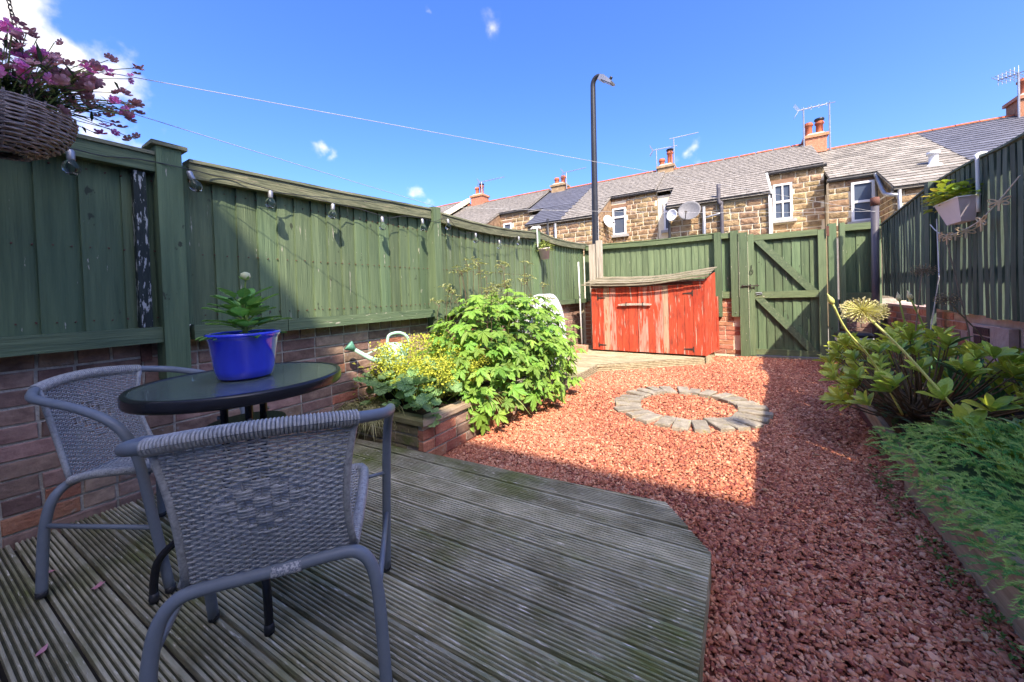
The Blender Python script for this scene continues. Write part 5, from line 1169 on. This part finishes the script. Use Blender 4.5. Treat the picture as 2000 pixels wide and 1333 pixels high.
# upright leafy shoots in the feathery bed
us = thing('leafy_shoots', 'grey green leafy shoots poking through the feathery foliage at the right edge', 'plant', (1.3, 2.2, .16)); us_l = leaf_oval(1, .28, .1, .05, 4).mesh('leaf', lf_round)
for i in range(26):
    x, y_ = rs.uniform(.98, 1.45), rs.uniform(1.75, 2.75); z = .36 + rs.uniform(0, .14)
    for q in range(6):
        a = q * 2.4 + rs.uniform(-.3, .3); obj('leaf', us_l, us, mtx=orient((x, y_, z + .008 * q), (math.cos(a), math.sin(a), .35 + .1 * q), (0, 0, 1), rs.uniform(.05, .085)))
    if i == 0: sm_ = MB()
    sm_.tube([(x + .02, y_ + .01, .16), (x, y_, z + .05)], .003, 5)
solid('stems', sm_, stemg, us, kind='stuff')

# alliums
def umbel(name, label, base, path, head, r, mt_head, mt_stem, n=150, sq=.75, fl=.0045, core=None, rs=rs, srad=.0055):
    t = thing(name, label, 'flower', base, 'allium heads on tall stems'); solid('stem', MB().tube(smooth_path(path, 5), srad, 8), mt_stem, t, smooth=True)
    mb = MB(); hd_ = Vector(head); st = MB()
    for i in range(n):
        z = 1 - 2 * (i + .5) / n; a = i * 2.39996; q = math.sqrt(1 - z * z); d = Vector((q * math.cos(a), q * math.sin(a), z * sq)); rr = r * rs.uniform(.78, 1.05); p = hd_ + d * rr
        st.tube([hd_ + d * .01, p], .0011, 3, False)
        for k_ in range(3): b_ = k_ * 2.09; e1 = d.orthogonal().normalized(); e2 = d.cross(e1).normalized(); u_ = (e1 * math.cos(b_) + e2 * math.sin(b_)); o = len(mb.v); mb.v += [tuple(p - d * fl), tuple(p + u_ * fl), tuple(p + d * fl * 1.6), tuple(p - u_ * fl * .5)]; mb.f.append((o, o + 1, o + 2, o + 3))
    solid('florets', mb, mt_head, t, kind='stuff'); solid('rays', st, core or mt_stem, t, kind='stuff'); return t
umbel('allium', 'large yellow green allium seed head on a long leaning pale stem', (.96, 2.30, .3), [(1.005, 2.50, .20), (.86, 2.55, .46), (.70, 2.62, .73), (.575, 2.70, .91)], (.572, 2.705, .925), .100, seedm, stemy, 230, .72, .0052, mat('yellow_ray', (0.56, 0.54, 0.16), (0.64, 0.60, 0.22), (9, 9, 9), .6, 0), srad=.0062)
umbel('allium', 'dried tan allium head in front of the slatted fence, upper one', (1.0, 3.6, .2), [(.98, 3.55, .16), (.99, 3.5, .6), (1.10, 3.72, 1.14)], (1.115, 3.74, 1.15), .068, driedm, stemb, 70, .7, .004, srad=.004)
umbel('allium', 'dried brown allium head lower down in front of the brick wall', (1.5, 3.9, .2), [(1.52, 3.75, .16), (1.44, 3.8, .6), (1.27, 3.85, .92)], (1.262, 3.86, .94), .07, driedm, stemb, 80, .7, .004, srad=.004)
for pth, lb in (([(.80, 3.0, .30), (.66, 2.95, .62), (.54, 2.90, .80), (.475, 2.86, .955)], 'green allium bud curving left in front of the gate'),
                ([(1.15, 3.9, .2), (1.08, 3.88, .6), (1.02, 3.85, .93)], 'allium bud on the leftmost of two stems by the brick wall'), ([(1.22, 3.8, .2), (1.14, 3.76, .65), (1.045, 3.72, .945)], 'allium bud on the rightmost of two stems by the brick wall')):
    t = thing('allium_bud', lb, 'flower', pth[0], 'allium buds not yet open'); solid('stem', MB().tube(smooth_path(pth, 5), .0055, 8), stemg if 'left in' not in lb else stemy, t, smooth=True)
    e = Vector(pth[-1]); d = (e - Vector(pth[-2])).normalized(); solid('bud', MB().tube([e + d * q for q in (0, .01, .025, .04, .055, .075)], [.006, .014, .017, .013, .006, .001], 10), stemy if 'left in' in lb else seedm, t, smooth=True)
for pth in ([(1.35, 4.9, .2), (1.4, 4.6, .6), (1.43, 4.5, 1.1), (1.50, 4.75, 1.62)], [(1.30, 3.6, .2), (1.38, 3.9, .7), (1.40, 4.25, 1.35)]):
    tag(solid('bamboo_cane', MB().tube(pth, .004, 6), stemb if pth[0][0] < 1.33 else string), 'thin dry stalk leaning on the slatted fence' if pth[0][0] < 1.33 else 'thin white stalk leaning from the bed up to the fence post', 'stalk', 'dry stalks against the fence')

# bin
bn = thing('black_bin', 'black plastic bin with white liner beside the gate post', 'bin', (1.22, 6.12, 0))
mb = MB()
def rrect(cx, cy, a, c, z, r=.04): return [(cx + sx * (a - r) + r * math.cos(q), cy + sy * (c - r) + r * math.sin(q), z) for sx, sy, q0 in ((1, 1, 0), (-1, 1, 1.5708), (-1, -1, 3.1416), (1, -1, 4.7124)) for q in (q0, q0 + .52, q0 + 1.05, q0 + 1.5708)]
def loft(rings):
    mb = MB(); n = len(rings[0])
    for r_ in rings: mb.v += r_
    for i in range(len(rings) - 1):
        for k_ in range(n): mb.f.append((i * n + k_, i * n + (k_ + 1) % n, (i + 1) * n + (k_ + 1) % n, (i + 1) * n + k_))
    mb.f += [tuple(range(n))[::-1], tuple((len(rings) - 1) * n + k_ for k_ in range(n))]; return mb
solid('body', loft([rrect(1.21, 6.12, .135, .12, 0), rrect(1.21, 6.12, .155, .14, .40)]), black, bn, smooth=False)
solid('liner', loft([rrect(1.21, 6.12, .162, .147, .36), rrect(1.21, 6.12, .165, .150, .405), rrect(1.21, 6.12, .155, .14, .415)]), liner, bn)
solid('lid', loft([rrect(1.21, 6.125, .166, .152, .416), rrect(1.21, 6.125, .168, .154, .45), rrect(1.21, 6.125, .14, .12, .475)]), black, bn)

# trough planter on the right fence
tr = thing('trough_planter', 'lavender grey metal trough of yellow green leaves hung high on the slatted fence', 'planter', (1.55, 4.70, 1.55))
mb = MB(); mb.add([(1.53, 4.42, 1.545), (1.605, 4.42, 1.545), (1.605, 4.66, 1.545), (1.53, 4.66, 1.545), (1.49, 4.35, 1.73), (1.605, 4.35, 1.73), (1.605, 4.76, 1.73), (1.49, 4.76, 1.73)], [(0, 3, 2, 1), (0, 1, 5, 4), (1, 2, 6, 5), (2, 3, 7, 6), (3, 0, 4, 7), (4, 5, 6, 7)]); solid('trough', mb, lavender, tr)
solid('rim', MB().box((1.484, 4.343, 1.727), (1.609, 4.768, 1.737)), white, tr)
solid('bracket', MB().tube(smooth_path([(1.60, 4.36, 1.60), (1.598, 4.36, 1.98), (1.60, 4.38, 2.04), (1.66, 4.42, 2.06), (1.72, 4.44, 2.02)], 5), .012, 8), white, tr, smooth=True)
ovt = [leaf_oval(1, .5, .15, .07, 4) for _ in range(3)]; ovtm = [q.mesh('leaf', lf_trough) for q in ovt]; ovty = [q.mesh('leaf', lf_yellow) for q in ovt]
for i in range(160):
    y_ = rs.uniform(4.36, 4.80); x = rs.uniform(1.46, 1.60); z = 1.74 + rs.uniform(0, .17) * (1 - .6 * abs(y_ - 4.58) / .25) ; a = rs.uniform(0, 6.28)
    if i < 10: y_ = 4.76 + rs.uniform(0, .08); z -= .05
    obj('leaf', rs.choice(ovty if (y_ > 4.68 and rs.random() < .4) else ovtm), tr, mtx=orient((x, y_, z), (math.cos(a), math.sin(a), rs.uniform(-.3, .5)), (0, 0, 1), rs.uniform(.065, .11)))
# dragonfly garland
gl = thing('dragonfly_garland', 'cord garland of plywood dragonflies hung along the right fence', 'garland', (1.56, 4.5, 1.5))
gp_ = [(1.585, 5.16, 1.62), (1.57, 4.95, 1.52), (1.56, 4.72, 1.47), (1.56, 4.5, 1.475), (1.565, 4.25, 1.52), (1.57, 4.02, 1.62), (1.575, 3.8, 1.74)]
solid('cord', MB().tube(smooth_path(gp_, 5), .004, 6), string, gl)
for y_, z, s_, q_ in ((4.86, 1.475, .9, 0), (4.72, 1.445, 1.1, .2), (4.58, 1.45, .8, 1.0), (4.41, 1.46, 1.0, 1.3), (4.19, 1.50, 1.25, 0), (3.97, 1.60, 1.0, .7)):
    t = solid if False else None; M4 = Matrix.Translation((1.552, y_, z)) @ Matrix.Rotation(q_, 4, 'Z') @ Matrix.Diagonal((s_, s_, s_, 1)); mb = MB().box((-.004, -.006, -.055), (.004, .006, .02))
    for a in (.35, -.35, 1.0, -1.0):
        mb.tube([(0, math.sin(a * 1.3 + (math.pi if a < 0 else 0) * 0) * 0 + (1 if a > 0 else -1) * (.030 + .026 * math.cos(b_)) * math.cos(abs(a) - .5), .005 + (.030 + .026 * math.cos(b_)) * math.sin(.9 - abs(a) * 1.25) + .012 * math.sin(b_)) for b_ in np.linspace(0, 6.283, 11)], .0045, 4, False)
    solid('dragonfly', MB().merge(mb, M4), plywood, gl)

# ------------------------------------------------------------------ hanging basket
hbk = thing('hanging_basket', 'dark willow hanging basket of magenta and faded mauve dianthus at top left', 'hanging basket', (-2.05, .17, 1.58))
BC = Vector((-2.06, .165, 1.745)); BR = .165; rs = random.Random(31)
def bprof(t): return BR * math.sqrt(max(0, 1 - (t * .98) ** 2.2))
for kx in range(26):
    t = kx / 26; r = bprof(t) + .003; z = BC.z - t * .155; mb = MB(); ph = rs.uniform(0, 6); pts_ = []
    for i in range(49): a = i / 48 * 2 * math.pi; pts_.append((BC.x + (r + .004 * math.sin(a * 12 + kx * math.pi)) * math.cos(a), BC.y + (r + .004 * math.sin(a * 12 + kx * math.pi)) * math.sin(a), z + .0025 * math.sin(a * 3 + ph)))
    mb.tube(pts_, rs.uniform(.0034, .0046), 5, False); solid('willow_rod', mb, willow, hbk)
mb = MB()
for i in range(24):
    a = i / 24 * 2 * math.pi; mb.tube([(BC.x + (bprof(t) + .002) * math.cos(a), BC.y + (bprof(t) + .002) * math.sin(a), BC.z - t * .155 + (.012 if t == 0 else 0)) for t in np.linspace(0, .98, 9)], .0035, 5)
solid('uprights', mb, willow, hbk, kind='stuff'); solid('soil', MB().lathe([(.02, -.12), (.10, -.11), (BR * .93, -.03), (BR * .93, -.012), (.01, -.006)], 20, tuple(BC)), soil, hbk, smooth=True)
top = Vector((-2.09, .20, 2.16)); 
for a in (.35, 2.45, 4.5):
    e = BC + Vector((math.cos(a) * BR, math.sin(a) * BR, 0)); n_ = 22; mb = MB()
    for i in range(n_):
        p = top.lerp(e, (i + .5) / n_); d = (e - top).normalized(); u_ = d.orthogonal().normalized(); v_ = d.cross(u_); s_ = u_ if i % 2 else v_; hl = (e - top).length / n_ * .62
        mb.tube([p + d * hl * math.cos(b_) + s_ * .0055 * math.sin(b_) for b_ in np.linspace(0, 6.283, 9)], .0015, 4, False)
    solid('chain', mb, iron, hbk)
solid('hook', MB().tube(smooth_path([top, top + Vector((-.01, .0, .05)), (-2.10, .19, 2.26)], 4), .004, 6).tube([(-2.10, .19, 2.26), (-2.10, -.6, 2.28), (-2.10, -1.39, 2.28)], .009, 8).tube([(-2.10, -.5, 2.27), (-2.10, -1.39, 1.95)], .007, 6), iron, hbk)
mb = MB(); stm = MB(); flw = []
def flower_mb(r, n_=5, cup=.35):
    q = MB()
    for i in range(n_):
        a = i / n_ * 6.283; o = len(q.v); d = Vector((math.cos(a), math.sin(a), 0)); e = Vector((-d.y, d.x, 0))
        for t, w_ in ((.08, .12), (.55, .55), (.9, .62), (1.05, .35)):
            for s_ in (-1, 1): q.v.append(tuple(d * t * r + e * s_ * w_ * r * .6 + Vector((0, 0, cup * r * t * t + (.1 * r if (t > .8 and s_ > 0) else 0)))))
        for k_ in range(3): q.f.append((o + 2 * k_, o + 2 * k_ + 1, o + 2 * k_ + 3, o + 2 * k_ + 2))
    return q
fA = [flower_mb(.022, 6, R(.2, .6)) for _ in range(3)]; fm = [q.mesh('flower', mag) for q in fA]; fd = [q.mesh('flower', mag2) for q in fA]
for i in range(190):
    a = rs.uniform(-math.pi, math.pi); t = rs.random() ** .6; h = rs.uniform(.07, .30) * (1.15 - .55 * t)
    p = BC + Vector((math.cos(a) * BR * 1.45 * t, math.sin(a) * BR * 1.5 * t, h)) + Vector((rs.uniform(-.02, .02), rs.uniform(-.02, .02), 0))
    if i % 4 == 0 : p = BC + Vector((rs.uniform(-.05, .15), rs.uniform(.05, .34), rs.uniform(-.02, .24)))
    b0 = BC + Vector((math.cos(a) * BR * .6 * t, math.sin(a) * BR * .6 * t, -.01)); md = b0.lerp(p, .5) + Vector((0, 0, .03)); stm.tube([b0, md, p], .0016, 4, False)
    for q in range(3): mb.merge(leaf_oval(.05, .0085, .012, .002, 3), orient(b0.lerp(p, rs.uniform(.1, .9)), (rs.uniform(-1, 1), rs.uniform(-1, 1), rs.uniform(-.2, 1)), (0, 0, 1), rs.uniform(.8, 1.3)))
    for q in range(2 if i % 3 else 3):
        pp = p + Vector((rs.uniform(-.018, .018), rs.uniform(-.018, .018), rs.uniform(-.012, .012))); obj('flower', rs.choice(fm if (i % 5 == 0) else fd), hbk, mtx=orient(pp, (rs.uniform(-1, 1), rs.uniform(-1, 1), rs.uniform(-.6, .3)), (rs.uniform(-.8, .9), rs.uniform(-.9, .4), .7), rs.uniform(.5, .95)))
for i in range(140):
    a = rs.uniform(0, 6.28); t = rs.random(); mb.merge(leaf_oval(.05, .014, .02, .004, 3), orient(BC + Vector((math.cos(a) * BR * t, math.sin(a) * BR * t, rs.uniform(-.01, .08))), (rs.uniform(-1, 1), rs.uniform(-1, 1), rs.uniform(-.1, 1)), (0, 0, 1), rs.uniform(.8, 1.4)))
solid('foliage', mb, lf_basket, hbk, kind='stuff'); solid('stems', stm, stemg, hbk, kind='stuff')
for i in range(3): obj('flower', fA[i].mesh('flower', redfl), hbk, mtx=orient(BC + Vector((.0 + .02 * i, -.06, .05)), (1, 0, 0), (.8, -.5, .5), .7))

# ------------------------------------------------------------------ bistro table
TC = Vector((-1.455, .592, 0)); TZ = .82
tb = thing('bistro_table', 'round black rimmed bistro table with rippled glass top', 'table', (TC.x, TC.y, .11))
solid('glass_top', MB().lathe([(.02, -.006), (.285, -.006), (.285, -.001), (.02, -.001)], 64, (TC.x, TC.y, TZ)), M_, tb)
solid('rim', MB().lathe([(.283, -.034), (.298, -.034), (.3005, -.028), (.3005, -.006), (.297, .001), (.288, .002), (.284, -.001), (.283, -.034)], 72, (TC.x, TC.y, TZ), False), blackgloss, tb, smooth=True)
solid('hub', MB().lathe([(.05, -.012), (.075, -.012), (.075, -.0065), (.05, -.0065)], 24, (TC.x, TC.y, TZ)), blackgloss, tb)
solid('shelf', MB().lathe([(.02, 0), (.115, 0), (.118, .006), (.115, .014), (.02, .014)], 32, (TC.x, TC.y, .655)), blackgloss, tb, smooth=False)
for a in (-16, -132, 108):
    d = Vector((math.cos(math.radians(a)), math.sin(math.radians(a)), 0)); c_ = TC
    pts_ = [c_ + d * .065 + Vector((0, 0, TZ - .014)), c_ + d * .065 + Vector((0, 0, .62)), c_ + d * .062 + Vector((0, 0, .50)), c_ + d * .10 + Vector((0, 0, .40)), c_ + d * .20 + Vector((0, 0, .31)), c_ + d * .262 + Vector((0, 0, .25)), c_ + d * .28 + Vector((0, 0, .18)), c_ + d * .282 + Vector((0, 0, .118))]
    lg = solid('leg', MB().tube(smooth_path(pts_, 6), .0115, 12), blackgloss, tb, smooth=True)
    solid('bolt_head', MB().tube([c_ + d * .076 + Vector((0, 0, .69)), c_ + d * .084 + Vector((0, 0, .69))], .007, 8), galv, lg)
    solid('foot_cap', MB().lathe([(.013, 0), (.014, .012), (.012, .03)], 12, tuple(c_ + d * .282 + Vector((0, 0, .1125)))), black, lg, smooth=True)
    solid('strut', MB().tube([c_ + d * .055 + Vector((0, 0, TZ - .02)), c_ + d * .285 + Vector((0, 0, TZ - .026))], .008, 8), blackgloss, tb)

# blue pot with young dahlia
PC = Vector((-1.462, .598, TZ + .003))
bp_ = thing('blue_pot', 'glossy cobalt blue glazed pot standing on the bistro table', 'pot', tuple(PC))
solid('pot', MB().lathe([(.072, 0), (.080, .004), (.086, .03), (.099, .129), (.103, .137), (.108, .145), (.107, .154), (.101, .154), (.096, .147), (.088, .115), (.02, .112)], 48, tuple(PC)), bluepot, bp_, smooth=True)
solid('soil', MB().lathe([(.01, .123), (.090, .118), (.090, .108)], 24, tuple(PC)), soil, bp_)
dh = thing('dahlia', 'young dahlia with toothed green leaves and one cream bud in the blue pot', 'plant', tuple(PC + Vector((0, 0, .115)))); rs = random.Random(4)
def leaf_tooth():
    mb = MB(); n = 9
    for i in range(n + 1):
        t = i / n; ww = .31 * math.sin(math.pi * (t ** .75) * .97 + .04) * (1.0 + (.14 if i % 2 else -.06)); z = -.22 * t * t
        mb.v += [(-ww, t - (.03 if i % 2 else 0), z + .07), (0, t, z), (ww, t - (.03 if i % 2 else 0), z + .07)]
    for i in range(n): o = 3 * i; mb.f += [(o, o + 1, o + 4, o + 3), (o + 1, o + 2, o + 5, o + 4)]
    return mb
dl = [leaf_tooth().mesh('leaf', lf_dahlia) for _ in range(2)]; stm = MB(); c_ = PC + Vector((0, 0, .11))
for st_x in ((0, 0), (-.02, .01), (.02, .0)):
    hgt = .165 if st_x == (0, 0) else .125; stm.tube([c_ + Vector((st_x[0] * .5, st_x[1], 0)), c_ + Vector((st_x[0] * 1.5, st_x[1] * 1.5, hgt))], .0045, 6)
    for lv in range(4):
        for q in range(5):
            a = q * 1.2566 + lv * .8 + rs.uniform(-.3, .3); b0 = c_ + Vector((st_x[0] * 1.3, st_x[1] * 1.3, .015 + hgt * lv / 4)); d = Vector((math.cos(a), math.sin(a), .35 + .15 * lv)).normalized(); e = b0 + d * .035
            stm.tube([b0, e], .0018, 4, False); obj('leaf', rs.choice(dl), dh, mtx=orient(e, (d.x, d.y, .22 + .16 * lv), (0, 0, 1), rs.uniform(.070, .112) * (1 - .08 * lv)))
bt_ = c_ + Vector((.018, .005, .225)); stm.tube([c_ + Vector((0, 0, .10)), c_ + Vector((.010, .003, .16)), bt_], .0026, 6); solid('stems', stm, stemg, dh, kind='stuff')
solid('bud', MB().lathe([(.003, -.012), (.012, -.008), (.0155, .002), (.013, .012), (.004, .017)], 14, tuple(bt_ + Vector((0, 0, .008)))), bud, dh, smooth=True)
mb = MB()
for q in range(5): a = q * 1.257; mb.merge(leaf_oval(.026, .009, -.01, 0, 3), orient(bt_ + Vector((0, 0, -.004)), (math.cos(a), math.sin(a), .2), (0, 0, 1)))
solid('sepals', mb, lf_dahlia, dh)
b2 = c_ + Vector((-.05, -.015, .155)); solid('bud', MB().lathe([(.002, -.008), (.009, -.003), (.008, .006), (.001, .010)], 10, tuple(b2)), lf_dahlia, dh, smooth=True)

# ------------------------------------------------------------------ woven chairs
def P3(x, y_, z): return Vector((x, y_, z))
def weave(surf, u0, u1, nu, nv, th, ox=0):
    """horizontal strands weaving over stakes; surf(u,v)->(point, normal)"""
    mb = MB()
    for j in range(nv):
        v = (j + .5) / nv; prev = None; pts_ = []; steps = nu * 3
        for i in range(steps + 1):
            u = u0 + (u1 - u0) * i / steps; p, n_ = surf((u + 0), v); st = i / 3
            cu, cv = abs((i / steps) - .5) * 2, abs(v - .47) * 2
            if cu * 1.25 + cv * 1.35 < .66: ph = ((j // 3) % 2) * math.pi; k_ = .5; amp = th * 1.9       # basket weave diamond
            else: ph = (j % 2) * math.pi; k_ = 1.0; amp = th
            pts_.append(p + n_ * (amp * math.cos(math.pi * st * k_ + ph)))
        mb.tube(pts_, th * .80, 5, False)
    for i in range(nu + 1):
        u = u0 + (u1 - u0) * i / nu; mb.tube([surf(u, q / 12)[0] for q in range(13)], th * .60, 4, False)
    mb.sm = True; return mb
def wrap(path, r, pitch, n=7):
    """cord wound round a tube"""
    P = smooth_path(path, 10); L_ = [0]
    for a, c in zip(P, P[1:]): L_.append(L_[-1] + (c - a).length)
    m_ = MB(); tot_ = L_[-1]; turns = int(tot_ / pitch); 
    def at(s_):
        i = max(0, min(len(P) - 2, int(np.searchsorted(L_, s_)) - 1)); t = (s_ - L_[i]) / (L_[i + 1] - L_[i]); return P[i].lerp(P[i + 1], t), (P[i + 1] - P[i]).normalized()
    for k_ in range(turns):
        s_ = (k_ + .5) * tot_ / turns; c_, d = at(s_); u_ = d.cross(Vector((0, 0, 1))).normalized() if abs(d.z) < .95 else d.orthogonal().normalized(); v_ = d.cross(u_)
        m_.tube([c_ + (u_ * math.cos(a) + v_ * math.sin(a)) * r + d * pitch * .12 * math.sin(a) for a in np.linspace(0, 6.283, 13)], pitch * .52, 4, False)
    m_.sm = True; return m_
HW, HZ, CB, CZ, SZ, SF = .262, .672, .075, .350, .388, .47
def hoop(u): return P3(.205 * u, -.035 + .045 * u * u, .705 - .02 * u * u)      # the wrapped back rail, u in -1..1
def chair_parts():
    parts = []
    arm = []
    for s_ in (-1, 1):
        q = [P3(s_ * .25, .462, .005), P3(s_ * .257, .42, .28), P3(s_ * .263, .392, .46), P3(s_ * .268, .36, .545), P3(s_ * .272, .305, .600), P3(s_ * .271, .215, .640), P3(s_ * .262, .12, .662), P3(s_ * .243, .055, .675)]
        arm.append(q)
    back = [hoop(u) for u in (-.9, -.6, -.3, 0, .3, .6, .9)]
    path = arm[0] + back + arm[1][::-1]; parts.append(('arm_frame', MB().tube(smooth_path(path, 6), .0138, 14), greytube, True, None))
    rear = [P3(-.228, .035, .005), P3(-.222, .040, .16), P3(-.216, .047, .25), P3(-.202, .055, .312), P3(-.172, .062, CZ - .006), P3(-.12, CB - .010, CZ), P3(0, CB - .012, CZ)]
    rear = rear + [P3(-p.x, p.y, p.z) for p in rear[-2::-1]]; parts.append(('rear_frame', MB().tube(smooth_path(rear, 6), .0142, 14), greytube, True, None))
    seatp = [P3(-.165, CB, CZ + .010), P3(-.178, .17, SZ - .005), P3(-.19, .34, SZ + .008), P3(-.186, .415, SZ + .006), P3(-.155, .450, SZ), P3(0, .462, SZ), P3(.155, .450, SZ), P3(.186, .415, SZ + .006), P3(.19, .34, SZ + .008), P3(.178, .17, SZ - .005), P3(.165, CB, CZ + .010)]
    parts.append(('seat_frame', MB().tube(smooth_path(seatp, 5), .0095, 10), greytube, True, None))
    parts.append(('seat_wrapping', wrap(seatp, .0115, .0062), wicker, False, 'kind'))
    parts.append(('back_wrapping', wrap([hoop(u) for u in np.linspace(-.92, .92, 9)], .0158, .0072), wicker, False, 'kind'))
    def back_s(u, v):
        t = hoop(u * .90); bt2 = P3(u * .165, CB - .008, CZ + .012); e = v; p = t.lerp(bt2, e); p.y += -.018 * math.sin(math.pi * e) * 1.0 + .008 * (u * u) ; p.x *= (1 - .10 * math.sin(math.pi * e) * 1.0)
        return p, P3(u * .25, -1, .2).normalized()
    parts.append(('woven_back', weave(back_s, -1, 1, 20, 48, .0034), wicker, False, 'kind'))
    def seat_s(u, v):
        y_ = CB + .005 + (.452 - CB) * v; w_ = interp(y_, [.08, .18, .35, .45], [.160, .174, .184, .165]); z = interp(v, [0, .25, 1], [CZ + .012, SZ - .012, SZ + .004]) - .018 * (1 - u * u) * math.sin(math.pi * v)
        return P3(u * w_, y_, z), P3(0, -.08, 1).normalized()
    parts.append(('woven_seat', weave(seat_s, -1, 1, 20, 46, .0034), wicker, False, 'kind'))
    for s_ in (-1, 1):
        parts.append(('side_rod', MB().tube([P3(s_ * .260, .405, .372), P3(s_ * .188, .36, SZ - .002)], .0055, 8), greytube, True, None))
        parts.append(('side_rail', MB().tube([P3(s_ * .256, .428, .225), P3(s_ * .218, .044, .235)], .0075, 8), greytube, True, None))
        parts.append(('edge_cord', MB().tube([back_s(s_ * 1.0, v)[0] for v in np.linspace(0, 1, 9)], .0085, 8), wicker, True, None))
        parts.append(('foot_cap', MB().lathe([(.013, 0), (.0152, .003), (.0152, .02)], 12, (s_ * .25, .462, .001)), black, True, None))
        parts.append(('foot_cap', MB().lathe([(.013, 0), (.0155, .003), (.0155, .02)], 12, (s_ * .228, .035, .001)), black, True, None))
    return parts
CH = [(n_, mb.mesh(n_, mt_, sm), k_) for n_, mb, mt_, sm, k_ in chair_parts()]
def place_chair(loc, rotz, label):
    t = thing('bistro_chair', label, 'chair', loc, 'grey woven bistro chairs'); t.rotation_euler = (0, 0, rotz)
    for n_, me, k_ in CH:
        o = bpy.data.objects.new(n_, me); COL.objects.link(o); o.parent = t
        if k_ and n_ in ('woven_back', 'woven_seat'): o['kind'] = 'stuff'
    return t
c_near = place_chair((-.862, .375, .114), .93, 'near grey woven bistro chair seen from behind with scraped paint on its rear bar')
c_left = place_chair((-2.17, .362, .114), -.955, 'left grey woven bistro chair between the table and the brick wall')
o = bpy.data.objects.new('paint_scrape', MB().tube([P3(x, CB - .0125 - .0008, CZ - .001) for x in np.linspace(-.005, .055, 5)], .0146, 14).mesh('paint_scrape', scrape, True)); COL.objects.link(o); o.parent = c_near

# ------------------------------------------------------------------ litter on the gravel
rs = random.Random(77); lit_m = mat('dry_leaf', (0.42, 0.20, 0.09), (0.62, 0.42, 0.24), (40, 40, 40), .9, .2); mb = MB()
for i in range(150):
    if i < 60: x, y_ = rs.uniform(.40, .66), rs.uniform(1.0, 3.0)
    else: x, y_ = rs.uniform(-1.5, .6), rs.uniform(2.0, 6.2)
    mb.merge(leaf_oval(.028, .012, .004, .003, 3), orient((x, y_, .016), (rs.uniform(-1, 1), rs.uniform(-1, 1), rs.uniform(-.1, .2)), (0, 0, 1), rs.uniform(.5, 1.3)))
for i in range(40):
    x, y_, a = rs.uniform(.25, .66), rs.uniform(.9, 3.0), rs.uniform(0, 3.14); l = rs.uniform(.02, .05); mb.tube([(x, y_, .014), (x + l * .5 * math.cos(a), y_ + l * .5 * math.sin(a), .020), (x + l * math.cos(a + .2), y_ + l * math.sin(a + .2), .016)], .0011, 4)
tag(solid('leaf_litter', mb, lit_m), 'dry leaf bits and twigs scattered on the gravel', 'litter', kind='stuff')
mb = MB()
for i in range(90):
    x, y_ = rs.uniform(.60, .69), rs.uniform(1.1, 2.9)
    for q in range(4): mb.merge(leaf_oval(.018, .009, .003, .002, 2), orient((x + rs.uniform(-.02, .01), y_ + rs.uniform(-.02, .02), .012), (rs.uniform(-1, 1), rs.uniform(-1, 1), rs.uniform(.1, .7)), (0, 0, 1), rs.uniform(.7, 1.4)))
tag(solid('weeds', mb, lf_in), 'small weeds along the foot of the sleeper edging', 'weeds', kind='stuff')
